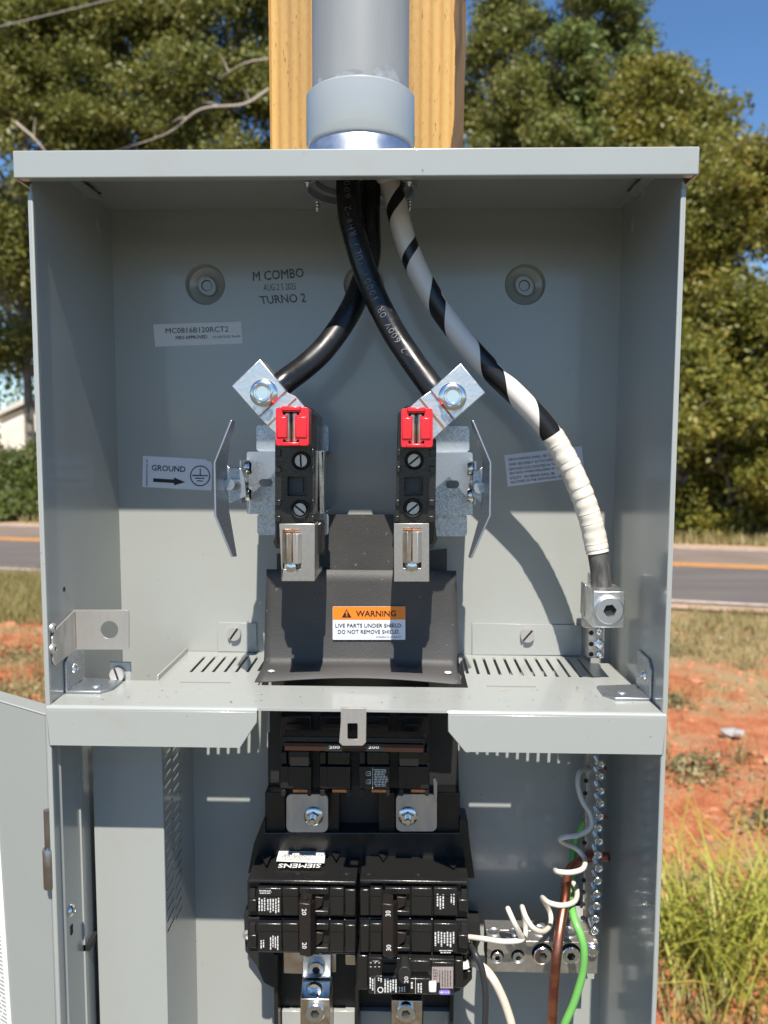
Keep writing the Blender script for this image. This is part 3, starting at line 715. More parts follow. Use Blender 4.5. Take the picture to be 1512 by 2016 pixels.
# ---- wooden post
def edge(z, s, amp): return amp*(math.sin(z*21+s)+.6*math.sin(z*57+2*s)+.35*math.sin(z*131+s))
pl, pr = P(529.5, 150, .588).x, P(917, 150, .588).x
post = thing('wooden_post', 'square yellow pine post behind the conduit and the grey box', 'post', ((pl+pr)/2, .66, 0))
m = MB(); zs_ = [-.3+.012*i for i in range(300)]
wx = P(893, 150, .588).x
Yp = .588
for z in zs_:
    x2 = wx+edge(z, 1.3, .0012)
    m.v += [Vector((pl+.0006*math.sin(z*9), Yp+.002, z)), Vector((pl+.002, Yp, z)), Vector((x2, Yp, z)), Vector((x2+.001, Yp+.14, z)), Vector((pl, Yp+.14, z))]
for i in range(len(zs_)-1):
    for k in range(5):
        k2 = (k+1) % 5; m.f.append((i*5+k, i*5+k2, (i+1)*5+k2, (i+1)*5+k)); m.m.append(0)
m.f += [(0, 1, 2, 3, 4), tuple((len(zs_)-1)*5+k for k in range(5))]; m.m += [0, 0]
m.build('timber', wood, post, smooth=20)
m = MB()                               # waney edge with bark
for z in zs_:
    x2 = wx+edge(z, 1.3, .0012); xo = pr+edge(z, .4, .0004)
    e1 = .0010*math.sin(z*83)+.0012*math.sin(z*211+1)+.0008*math.sin(z*470)
    m.v += [Vector((x2-.0004, Yp-.0002, z)), Vector((x2+(xo-x2)*.35, Yp+.003+e1, z)), Vector((x2+(xo-x2)*.7, Yp+.007-e1, z)), Vector((xo, Yp+.009, z)), Vector((xo, Yp+.13, z)), Vector((x2, Yp+.13, z))]
for i in range(len(zs_)-1):
    for k in range(6):
        k2 = (k+1) % 6; m.f.append((i*6+k, i*6+k2, (i+1)*6+k2, (i+1)*6+k)); m.m.append(0)
m.build('waney_edge', bark_r, post, smooth=25)

# ---- conduit
CX, CY = P(710, 200, .517).x, .5175
cond_t = thing('conduit', 'grey plastic conduit with a wide bell end entering the top of the box', 'conduit', (CX, CY, ZC))
zt_ = P(710, 146, .484).z; zb_ = P(710, 250, .484).z; zb2 = P(710, 262, .484).z
rc = .0302*1.0; rb = .0340
m = MB(); m.lathe([(rc, zt_-.03), (rc, H+1.9)], (CX, CY, 0), 'z', 64); m.build('pipe', pvc, cond_t)
m = MB(); m.lathe([(rc+.0004, zt_-.004), (rb-.0012, zt_), (rb, zt_-.0012), (rb, zb_), (rb-.0006, zb_-.0012), (rb-.002, zb_-.0015), (rb-.002, zb_+.006), (rc+.0006, zb_+.01)], (CX, CY, 0), 'z', 72, close=False)
m.build('bell_end', pvc_b, cond_t)
m = MB()
for a0, a1, hh in ((-118, -78, .0040), (-75, -36, .0085), (-150, -134, .004)):
    n = 20; row = []
    for i in range(n+1):
        a = math.radians(a0+(a1-a0)*i/n); hz = hh*math.sin(math.pi*i/n)**.6+.0004
        row.append((Vector((CX+(rc+.0004)*math.cos(a), CY+(rc+.0004)*math.sin(a), zt_-.001)), Vector((CX+(rc+.0003)*math.cos(a), CY+(rc+.0003)*math.sin(a), zt_+hz))))
    for i in range(n): m.quad(row[i][0], row[i+1][0], row[i+1][1], row[i][1])
m.build('glue_smear', cement, cond_t)
hub = thing('conduit_hub', 'bluish zinc threaded hub between the bell end and the hood', 'conduit hub', (CX, CY, ZC))
m = MB(); rh = .0326
m.lathe([(.031, zb_+.003), (rh-.001, zb_+.001), (rh, zb_-.001), (rh+.0006, H+.1575), (rh+.003, H+.1575), (rh+.003, ZC-.0005), (.0285, ZC-.0005), (.0285, ZC+.004), (.031, ZC+.005)], (CX, CY, 0), 'z', 64, close=False)
m.build('sleeve', galv, hub)
m = MB()
for k in range(5): m.lathe([(.0288, ZC+.001+k*.002), (.0275, ZC+.002+k*.002), (.0288, ZC+.003+k*.002)], (CX, CY, 0), 'z', 48, close=False)
m.lathe([(.0290, ZC+.002), (.0290, ZC+.08)], (CX, CY, 0), 'z', 48, close=False)
m.build('thread', black_m, hub)
m = MB(); m.lathe([(.0285, ZC-.0006), (.0285, ZC-.0022), (.0345, ZC-.0022), (.0345, ZC-.0006)], (CX, CY, 0), 'z', 64); 
# ring only: rebuilt as an open ring
m = MB(); m.lathe([(.0285, ZC-.0002), (.0285, ZC-.002), (.0335, ZC-.002), (.0340, ZC-.0002)], (CX, CY, 0), 'z', 64, close=False); m.build('flange_ring', paint, hub)
for px, py in ((605, 353), (625, 404), (806, 403), (806, 352)):
    q = Pz(px, py, ZC-.006); m = MB(); m.lathe([(.0016, 0), (.0016, -.0085), (.0007, -.0105)], (q.x, q.y, ZC), 'z', 12)
    for k in range(4): m.lathe([(.0016, -.0015-k*.002), (.0021, -.0022-k*.002), (.0016, -.0030-k*.002)], (q.x, q.y, ZC), 'z', 12)
    m.build('screw', bright, hub)

# ================================================================== ENCLOSURE
box = thing('meter_box', 'open grey sheet-metal meter and breaker box fixed to the post', 'electrical box', ((XL+XR)/2, .52, ZBOT))
T = .0016
# back panel with its three mounting dimples cut out
dim = [(404, 560, 40), (1034, 560, 40), (716, 560, 40)]
D = [P(x, y, YB) for x, y, r in dim]; DR = 39*YB/F
def cxz(c, r, n=36, y=YB): return [(c.x+r*math.cos(2*math.pi*i/n), y, c.z+r*math.sin(2*math.pi*i/n)) for i in range(n)]
m = MB(); m.plate([(XL+T, YB, ZBOT), (XR-T, YB, ZBOT), (XR-T, YB, ZC+.0014), (XL+T, YB, ZC+.0014)], [cxz(c, DR) for c in D], (0, T, 0))
m.build('back_panel', paint, box)
for c in D:
    m = MB(); m.lathe([(DR+.0002, 0), (DR-.0006, .0016), (DR-.0012, .0062), (.0070, .0085), (.0062, .0075), (.0046, .0075), (.0044, .009)], (c.x, YB, c.z), 'y', 40, close=False)
    hx = []
    for i in range(24):
        a = 2*math.pi*i/24; r = .0060*(1+.25*max(0, math.cos(a+.9))**3+.18*max(0, math.cos(a+.9+math.pi))**3)
        hx.append((c.x+r*math.cos(a), YB+.0042, c.z+r*math.sin(a)))
    inn = [(c.x+.0040*math.cos(2*math.pi*i/20), YB+.0042, c.z+.0040*math.sin(2*math.pi*i/20)) for i in range(20)]
    m.plate(hx, [inn], (0, .004, 0)); m.lathe([(.0040, .007), (.0034, .0052), (.0001, .0052)], (c.x, YB, c.z), 'y', 20)
    m.build('mounting_dimple', paint, box)
def side(x, sgn, nm_):
    m = MB(); x1 = x+sgn*T
    zt2 = H+.1475
    out = [(x, YF, ZBOT), (x, YF, zt2-.006), (x, YF+.004, zt2+.0022), (x, .466, ZC-.002), (x, .474, ZC+.0010), (x, YB+T, ZC+.0010), (x, YB+T, ZBOT)]
    m.plate(out, [], (x1-x, 0, 0)); 
    m.build('side_panel', paint, box, bevel=.0004)
    m = MB(); m.box((x-sgn*.0006, YF-.0012, ZBOT), (x+sgn*.0024, YF+.003, zt2-.008)); m.build('folded_edge', paint, box, bevel=.0007)
side(XL, 1, 'l'); side(XR, -1, 'r')
# top panel (hole for the hub) and its flanges
hole = [(CX+.0300*math.cos(2*math.pi*i/48), CY+.0300*math.sin(2*math.pi*i/48), ZC) for i in range(48)]
m = MB(); m.plate([(XL+.0095, .470, ZC), (XR-.0095, .470, ZC), (XR-.0095, .541, ZC), (XR-.0019, .547, ZC), (XR-.0019, YB-.0003, ZC), (XL+.0019, YB-.0003, ZC), (XL+.0019, .547, ZC), (XL+.0095, .541, ZC)], [hole], (0, 0, .0012))
m.build('top_panel', paint, box)
m = MB()
for x, s in ((XL+T, 1), (XR-T, -1)):
    m.box((x+s*.0002, .462, ZC-.0035), (x+s*.0078, .5405, ZC-.0023))
    m.plate([(x+s*.0002, .5415, ZC-.004), (x+s*.0016, .5415, ZC-.004), (x+s*.0016, YB, ZC-.0005), (x+s*.0002, YB, ZC-.0005)], [], (0, 0, .003))
m.build('corner_flange', paint, box)
for px, py in ((168, 375), (196, 445)):
    q = Px(px, py, XL+T)
    m = MB(); m.lathe([(.0060, 0), (.0056, .0004), (.0001, .0009)], (XL+T, q.y, q.z), 'x', 24); m.build('spot_weld', paint, box)
    m = MB(); m.lathe([(.0060, 0), (.0056, -.0004), (.0001, -.0009)], (XR-T, q.y, q.z), 'x', 24); m.build('spot_weld', paint, box)
# hood
LX0, LX1, LY = -.2179, .1573, .4479; LZ0, LZ1 = H+.1442, H+.1588
hood = thing  # placeholder name reuse avoided
m = MB()
m.plate([(LX0+.0001, LY+.0013, LZ1+.0001), (LX1-.0001, LY+.0013, LZ1+.0001), (LX1, .474, ZC+.0016), (LX0, .474, ZC+.0016)], [], (0, 0, -.0013)); m.plate([(LX0, .4742, ZC+.0016), (LX1, .4742, ZC+.0016), (LX1, .585, ZC+.0018), (LX0, .585, ZC+.0018)], [], (0, 0, -.0002))
hd = m.build('hood', paint, box)
m = MB(); m.box((LX0, LY, LZ0), (LX1, LY+.0014, LZ1+.0002)); m.build('hood_lip', paint, hd, bevel=.0011, seg=3)
m = MB()
for x0_, x1_ in ((LX0, LX0+.0014), (LX1-.0014, LX1)):
    m.plate([(x0_, LY+.0015, LZ0), (x0_, .585, LZ0), (x0_, .585, ZC+.0014), (x0_, .474, ZC+.0012), (x0_, LY+.0015, LZ1-.0004)], [], (x1_-x0_, 0, 0))
m.build('hood_end', paint, hd)
m = MB(); m.box((LX0+.0016, LY+.0016, LZ0+.0004), (LX1-.0016, LY+.0070, LZ0+.0016)); m.build('hood_hem', paint, hd)
# bottom panel
m = MB(); m.box((XL+T, YF, ZBOT-.0016), (XR-T, YB+T, ZBOT)); m.build('bottom_panel', paint, box)

# ---- shelf between the two compartments
def sp_(px, py): q = Pz(px, py, ZS); return (q.x, q.y, ZS)
def dl(px, py, py2):                # follow a depth line (towards the vanishing point) to another height
    t = (py2-869.1)/(py-869.1); return (799.3+(px-799.3)*t, py2)
slots = []
def slot(px, py, py2, wpx=6):
    a0 = sp_(px-wpx/2, py); b0 = sp_(px+wpx/2, py); y2 = sp_(*dl(px, py, py2))[1]
    slots.append([(a0[0], a0[1], ZS), (b0[0], a0[1], ZS), (b0[0], y2, ZS), (a0[0], y2, ZS)])
for px in (376, 398, 420, 443, 465.5, 487.5): slot(px-.5, 1323, 1292)
slot(509, 1321, 1292)
for px, py in ((920.6, 1326), (942, 1327), (963, 1328), (985, 1328.5), (1007, 1329), (1029, 1330), (1052, 1331), (1075, 1332), (1098, 1332.5), (1122, 1333), (1144, 1333.5), (1167, 1334)):
    slot(px, py, 1295, 6)
for x0_, x1_, yy in ((356, 455, 1343), (958, 1054, 1351)):
    a, b = sp_(x0_, yy), sp_(x1_, yy); slots.append([(a[0], a[1]-.0013, ZS), (b[0], a[1]-.0013, ZS), (b[0], a[1]+.0013, ZS), (a[0], a[1]+.0013, ZS)])
a, b = sp_(507, 1349), sp_(921, 1352)
slots.append([(a[0], a[1], ZS), (b[0], a[1], ZS), (b[0], .559, ZS), (a[0], .559, ZS)])
lb = sp_(169, 1338); l2 = sp_(312, 1340); l3 = sp_(370, 1284); r3 = sp_(1147, 1300); r2 = sp_(1200, 1306); r1 = sp_(1305, 1397)
YSB = YB-.0012
outer = [(XL+T+.0003, YF, ZS), (XR-T-.0003, YF, ZS), (XR-T-.0003, YF+.004, ZS), (r2[0], r2[1], ZS), (r3[0]+.004, r2[1], ZS), (r3[0]+.002, YSB, ZS), (l3[0], YSB, ZS), (l2[0], l2[1], ZS), (XL+T+.011, l2[1], ZS), (XL+T+.0003, l2[1]-.012, ZS)]
m = MB(); m.plate(outer, slots, (0, 0, -.0014)); sh = m.build('shelf', paint, box, bevel=0)
# rolled front edge and lips
def lipx(x, s): return P(x, 1440, YF).x
c1, c2 = P(507, 1390, YF).x, P(882, 1397, YF).x
m = MB()
for pts in ([(XL+.0004, ZS-.0022), (c1, ZS-.0022), (c1, H-.1655), (P(475, 1464, YF).x, ZL), (XL+.0014, ZL)],
            [(c2, ZS-.0022), (XR-.0004, ZS-.0022), (XR-.0014, ZL-.0005), (P(914, 1475, YF).x, ZL-.0005), (c2, H-.1695)]):
    m.plate([(x, YF-.0022, z) for x, z in pts], [], (0, .0014, 0))
m.build('shelf_lip', paint, sh, bevel=.0005)
m = MB()                               # bend between shelf and lips
def bend(x0_, x1_):
    n = 6; r = .0022; pr_ = []
    for i in range(n+1):
        a = math.radians(90*i/n); pr_.append((YF-r*math.sin(a), ZS-r+r*math.cos(a)))
    for i in range(n): m.quad((x0_, pr_[i][0], pr_[i][1]), (x1_, pr_[i][0], pr_[i][1]), (x1_, pr_[i+1][0], pr_[i+1][1]), (x0_, pr_[i+1][0], pr_[i+1][1]))
bend(XL+.0004, c1); bend(c2, XR-.0004)
m.box((c1, YF-.0015, ZS-.0016), (c2, YF, ZS-.0001))
m.build('shelf_bend', paint, sh)
m = MB()                               # diagonal turned-up rim at left and the strips hanging inside
a, b = Vector(l2), Vector(l3)
d = (b-a).normalized(); nrm = Vector((-d.y, d.x, 0))
m.plate([a+Vector((0, 0, -.001)), b+Vector((0, 0, -.001)), b+Vector((0, 0, .0035)), a+Vector((0, 0, .0035))], [], nrm*.0012)
m.pbox(526, 1392, 531, 1442, .50, .502); m.pbox(910, 1440, 914, 1478, .50, .502)
m.build('shelf_rim', paint, sh, bevel=.0003)
# flange tabs of the shelf on the back panel
m = MB(); m.pplate([(428.5, 1225), (505, 1227), (505.5, 1284), (428.5, 1283)], YB-.0016, .0014); f1 = m.build('flange_tab', paint, sh, bevel=.0003)
m = MB(); m.pplate([(929.5, 1227), (1146, 1231), (1146, 1290), (929, 1289)], YB-.0016, .0014); f2 = m.build('flange_tab', paint, sh, bevel=.0003)
screw('screw', 'slot', P(461.5, 1247, YB-.002), .0052, box, steel, spin=-55)
screw('screw', 'slot', P(1038, 1250, YB-.002), .0053, box, steel, spin=-50)
# ---- wireway cover at lower left with slotted side
YCV = .505
cx1 = P(322, 1612, YCV).x; zct = ZS-.0025
m = MB(); m.box((XL+T+.0045, YCV, ZBOT), (cx1, YCV+.0014, zct)); cov = m.build('wireway_cover', paint, box, bevel=.0010, seg=3)
m = MB(); m.pbox(216, 1303, 258, 1345, YCV, YCV+.0014); m.build('cover_tab', paint, cov, bevel=.0008)
holes = []
z = H-.188
rowi = 0
yA0, yA1, yB0, yB1 = .5085, .527, .5285, .5455
for i in range(21):
    zz = z-i*.0072
    if zz < H-.335: break
    for k, (ya, yb) in enumerate(((yA0, yA1), (yB0, yB1))):
        dz = .0036*k
        holes.append([(cx1, ya, zz-dz), (cx1, yb, zz-dz), (cx1, yb, zz-dz-.0021), (cx1, ya, zz-dz-.0021)])
m = MB(); m.plate([(cx1, YCV+.0015, ZBOT), (cx1, YCV+.0015, zct), (cx1, YB-.0003, zct), (cx1, YB-.0003, ZBOT)], holes, (-.0012, 0, 0))
m.build('slotted_side', paint, cov)
screw('screw', 'slot', P(232, 1327, YCV-.001), .0049, cov, steel, spin=72)
m = MB(); m.box((XL+T, YCV-.012, ZBOT), (XL+T+.0012, YCV+.002, ZL-.004)); m.box((XL+T, YCV-.012, P(160, 1838, YCV).z), (XL+T+.004, YCV+.003, P(160, 1850, YCV).z), 1)
m.build('side_rail', [paint, dark], box)
q = Px(140, 1792, XL+T); screw('bolt', 'rivet', (XL+T, q.y, q.z), .0042, box, bright, rot=(0, 0, math.radians(90)))
m = MB(); q = Px(141, 1830, XL+T); m.box((XL+T-.0002, q.y-.0015, q.z-.003), (XL+T+.0005, q.y+.0012, q.z+.003)); m.build('slot_hole', dark, box)
m = MB(); m2 = MB(); rd_ = random.Random(4)
for k in range(70):
    px_, py_ = rd_.uniform(120, 1280), rd_.uniform(1352, 1384); q = Pz(px_, py_, ZS+.0002); r_ = rd_.uniform(.0002, .0006)
    n_ = 6; m.add([Vector((q.x+r_*math.cos(a*1.047)*rd_.uniform(.6, 1.6), q.y+r_*math.sin(a*1.047), ZS+.00015)) for a in range(6)], [tuple(range(6))])
kind(m.build('dirt_specks', mat('dark_dirt', (.08, .07, .06), .9), sh, smooth=0), 'stuff')
for px_, py_, rx, ry in ((279, 1381, .0018, .0014), (505, 1366, .004, .0006), (990, 1358, .003, .0016), (1180, 1352, .003, .0012), (1090, 1365, .0016, .0005)):
    q = Pz(px_, py_, ZS); m2.add([Vector((q.x+rx*math.cos(a*.5236)*rd_.uniform(.6, 1.2), q.y+ry*math.sin(a*.5236)*rd_.uniform(.6, 1.2), ZS+.0001)) for a in range(12)], [tuple(range(12))])
kind(m2.build('clay_smudge', mat('clay_dust', (.40, .31, .24), .9, col2=(.33, .33, .30), cscale=700, cpos=(.4, .55)), sh, smooth=0), 'stuff')
# ---- small brackets
def lbracket(s):
    Xs = XL+T if s > 0 else XR-T
    m = MB(); ya, yb = .4765, .505; t = .0016
    m.plate([(Xs+s*.0002, ya, ZS+.0016), (Xs+s*.0002, ya, ZS+.0195), (Xs+s*.0002, ya+.006, ZS+.0245), (Xs+s*.0002, yb, ZS+.0245), (Xs+s*.0002, yb, ZS+.0016)], [], (s*t, 0, 0))
    m.plate([(Xs+s*.0002, ya, ZS+.0002), (Xs+s*.0225, ya, ZS+.0002), (Xs+s*.0280, ya+.008, ZS+.0002), (Xs+s*.0280, yb-.004, ZS+.0002), (Xs+s*.0002, yb, ZS+.0002)], [], (0, 0, t))
    o = m.build('angle_bracket', zinc, box, bevel=.0005)
    o2 = screw('bolt', 'rivet', (Xs+s*.0018, .489, ZS+.0125), .0034, o, bright, rot=(0, 0, math.radians(90*s)))
    m = MB(); m.lathe([(.0042, 0), (.004, .0008), (.0001, .0012)], (Xs+s*.0155, .489, ZS+.0018), 'z', 24); m.build('rivet', zinc, o)
lbracket(1); lbracket(-1)
# latch plate on the left wall
lt = thing('side_latch', 'brown-grey steel latch plate with a round hole on the left wall', 'latch', P(95, 1240, .47))
xw = XL+T
m = MB()
zt3, zb3 = P(138, 1201, .493).z, P(138, 1279, .493).z
m.plate([(xw+.0003, .4625, zt3-.006), (xw+.0003, .4925, zt3), (xw+.0003, .4925, zb3), (xw+.0003, .4625, zb3-.0015), (xw+.0003, .4595, zb3+.0015), (xw+.0003, .4595, zt3-.010)], [], (.0014, 0, 0))
m.build('wall_wing', steel, lt, bevel=.0004)
m = MB(); m.pplate([(x, y) for x, y in rr(134, 1201, 253.5, 1279, 6)], .493, .0014, [circ(215, 1240, 17.5)]); m.build('latch_tongue', steel, lt, bevel=.0003)
for yy in (1236, 1277):
    q = Px(105, yy, xw+.0018); screw('rivet', 'rivet', (xw+.0017, q.y, q.z), .0030, lt, steel, rot=(0, 0, math.radians(90)))
m = MB(); q = Px(126, 1160, xw); m.lathe([(.0015, -.0001), (.0015, .0003)], (xw, q.y, q.z), 'x', 12); m.build('pin_hole', dark, box)
# centre clip
cl_ = thing('centre_clip', 'shiny bent steel clip with a rectangular hole on the middle of the shelf edge', 'clip', P(695, 1392, YF))
yc1 = Pz(695, 1369, ZS).y
xa, xb = P(671.5, 1400, YF).x, P(721, 1400, YF).x
m = MB(); m.box((xa, YF-.0042, ZS+.0003), (xb, yc1, ZS+.0016)); m.build('top_flange', steel, cl_, bevel=.0005)
m = MB(); YK = YF-.0055
m.plate([P(671, 1394, YK), P(721, 1394, YK), P(721, 1420, YK), P(720.5, 1462, YK), P(714, 1468, YK), P(674, 1468, YK), P(667.5, 1462, YK), P(671, 1420, YK)], [[P(x, y, YK) for x, y in rr(684, 1424, 704, 1456, 3)]], (0, .0014, 0)); m.build('front_tongue', steel, cl_, bevel=.0005)
screw('screw', 'pan', (0, 0, 0), .001, cl_, steel)
q = Pz(696, 1379, ZS+.0016); o = bpy.data.objects[-1] if False else cl_.children[-1]
o.location = q-org(cl_); o.scale = (.0036,)*3; o.rotation_euler = (math.radians(-90), 0, 0)

# ---- door at lower left
h0 = P(92, 1411, .4585); d0 = P(-160, 1313, .53)
ddir = Vector((d0.x-h0.x, d0.y-h0.y, 0)).normalized(); zdt = h0.z
door = thing('box_door', 'grey sheet-metal door of the box, open at the lower left', 'door', (h0.x, h0.y, ZBOT))
def dp(u, z, n=0): return Vector((h0.x, h0.y, 0))+ddir*u+Vector((ddir.y, -ddir.x, 0))*n*(-1)+Vector((0, 0, z))
nn_ = Vector((-ddir.y, ddir.x, 0))
if nn_.y < 0: nn_ = -nn_
m = MB(); m.plate([dp(.002, ZBOT), dp(.36, ZBOT), dp(.36, zdt), dp(.002, zdt)], [], nn_*.0014); m.build('door_skin', paint, door)
m = MB(); m.plate([dp(.002, zdt+.0002), dp(.36, zdt+.0002), dp(.36, zdt+.0014), dp(.002, zdt+.0014)], [], nn_*.012); m.plate([dp(.0, ZBOT), dp(.0018, ZBOT), dp(.0018, zdt), dp(.0, zdt)], [], nn_*.009); m.build('door_edge', paint, door, bevel=.0005)
def ondoor(px, py, n=-.0004):
    d = ray(px, py); o = Vector((0, 0, H)); a = Vector((h0.x, h0.y, 0)) + nn_*n; t = (a-o).dot(nn_)/d.dot(nn_); return o+d*t
m = MB(); tl = ondoor(0, 1690); u0 = (tl-dp(0, 0)).dot(ddir); bl = ondoor(25, 2016); u1 = (bl-dp(0, 0)).dot(ddir)
m.plate([dp(u0, tl.z+.02)-nn_*.0005, dp(.30, tl.z+.02)-nn_*.0005, dp(.30, bl.z-.06)-nn_*.0005, dp(u1-.001, bl.z-.06)-nn_*.0005], [], nn_*.0003); dl_ = m.build('paper_label', paper, door)
m = MB(); k = 0
for zz in np.arange(bl.z-.05, tl.z-.005, .0028):
    t_ = (tl.z-zz)/(tl.z-bl.z); us = u0+(u1-u0)*t_+.004+.002; e = us+.12
    while us < e:
        l = random.uniform(.002, .008); m.quad(dp(us, zz)-nn_*.0006, dp(us+l, zz)-nn_*.0006, dp(us+l, zz+.0011)-nn_*.0006, dp(us, zz+.0011)-nn_*.0006); us += l+.0014
m.build('fine_print', print_g, dl_)
hg = MB(); q0, q1 = P(95, 1600, YF-.003), P(95, 1675, YF-.003); q2 = P(94, 1754, YF-.003)
xh = XL-.0025
hg = MB(); hg.lathe([(.0020, q1.z), (.0020, q0.z)], (xh, YF+.0005, 0), 'z', 20); hg.lathe([(.0032, q2.z), (.0034, q2.z+.001), (.0034, q1.z-.001), (.0028, q1.z)], (xh, YF+.0005, 0), 'z', 24)
ho = hg.build('hinge', hinge_m, door)

# ---- prints on the back panel
def sticker(name, poly, Y, m1, texts, label, parent=box, m2=ink, quads=(), extra=None):
    m = MB(); m.pplate(poly, Y-.00035, .0003); s = m.build(name, m1, parent); lab(s, label)
    t = MB()
    for s_, q, b in texts: put_text(t, s_, q, sY(Y-.0005), b)
    if extra: extra(t, sY(Y-.0005))
    t.build('lettering', m2, s, smooth=0); return s
t = MB(); YT = YB-.0002
put_text(t, 'M COMBO', [(497, 535), (597, 527), (599, 546), (498, 554)], sY(YT), .018)
put_text(t, 'AUG 2 5 2025', [(518, 559), (582, 557), (583, 570), (519, 573)], sY(YT), .0)
put_text(t, 'TURNO 2', [(510, 583), (601, 577), (603, 595), (514, 599)], sY(YT), .018)
o = t.build('ink_stamp', ink_g, box, smooth=0); lab(o, 'smudged black ink stamp reading M COMBO AUG 25 2025 TURNO 2')
def aff(x0, y0, k): return lambda a, b: (x0+a/k, y0+b/k)
A = aff(280, 620, 6.873)
def qa(A, *p): return [A(*q) for q in p]
sticker('part_label', qa(A, (150, 127), (1338, 90), (1362, 388), (175, 432)), YB, stick_d,
        [('MC0816B120RCT2', qa(A, (315, 180), (1163, 152), (1166, 226), (318, 252)), .004),
         ('MEG APPROVED', qa(A, (452, 287), (878, 273), (880, 320), (455, 333)), .018),
         ('471000710101 Rev.00', qa(A, (955, 285), (1322, 270), (1324, 303), (958, 318)), 0)], 'white part label reading MC0816B120RCT2')
A = aff(270, 880, 9.45)
def gsym(t, sf):
    cx, cy = 1172, 538
    for k in range(40):
        a0, a1 = 2*math.pi*k/40, 2*math.pi*(k+1)/40
        t.quad(*[sf(*A(cx+r*math.cos(a), cy+r*1.03*math.sin(a))) for r, a in ((188, a0), (188, a1), (168, a1), (168, a0))])
    for x0_, y0_, x1_, y1_ in ((1164, 395, 1184, 525), (1025, 515, 1320, 540), (1078, 568, 1255, 590), (1112, 620, 1225, 640)):
        t.quad(*[sf(*A(*p)) for p in ((x0_, y0_), (x1_, y0_+ (x1_-x0_)*.04), (x1_, y1_+(x1_-x0_)*.02), (x0_, y1_))])
    t.add([sf(*A(*p)) for p in ((300, 582), (685, 605), (688, 568), (895, 655), (688, 715), (685, 672), (298, 650))], [(0, 1, 5, 6), (2, 3, 4), (1, 2, 4, 5)])
sticker('ground_label', qa(A, (108, 162), (1270, 228), (1320, 268), (1365, 265), (1395, 330), (1385, 812), (95, 742)), YB, stick_w,
        [('GROUND', qa(A, (270, 330), (900, 360), (898, 470), (270, 440)), .02), ('470000340 0101 Rev. 00', qa(A, (165, 725), (165, 235), (200, 235), (195, 725)), .01)], 'pale GROUND label with arrow and earth symbol', extra=gsym)
A = aff(980, 870, 9.45)
L6 = [('GROUNDING SHALL BE TERMINATED', (195, 335), (1330, 205)), ('AND SECURELY ATTACHED TO THE', (205, 425), (1270, 300)), ('GROUND LUG LOCATED IN THE UTILITY', (210, 510), (1330, 385)), ('SECTION WHEN REQUIRED BY LOCAL', (218, 595), (1290, 468)), ('UTILITY.  NO BREAK SHALL BE', (225, 680), (1055, 582)), ('ALLOWED IN THE GROUNDING WIRE.', (235, 755), (1265, 635))]
sticker('grounding_label', qa(A, (120, 245), (1560, 75), (1620, 640), (185, 832)), YB, stick_w,
        [(s_, qa(A, (x0_, y0_-25), (x1_, y1_-25), (x1_+6, y1_+22), (x0_+6, y0_+22)), .008) for s_, (x0_, y0_), (x1_, y1_) in L6], 'pale GROUNDING instruction label partly behind the white cable')

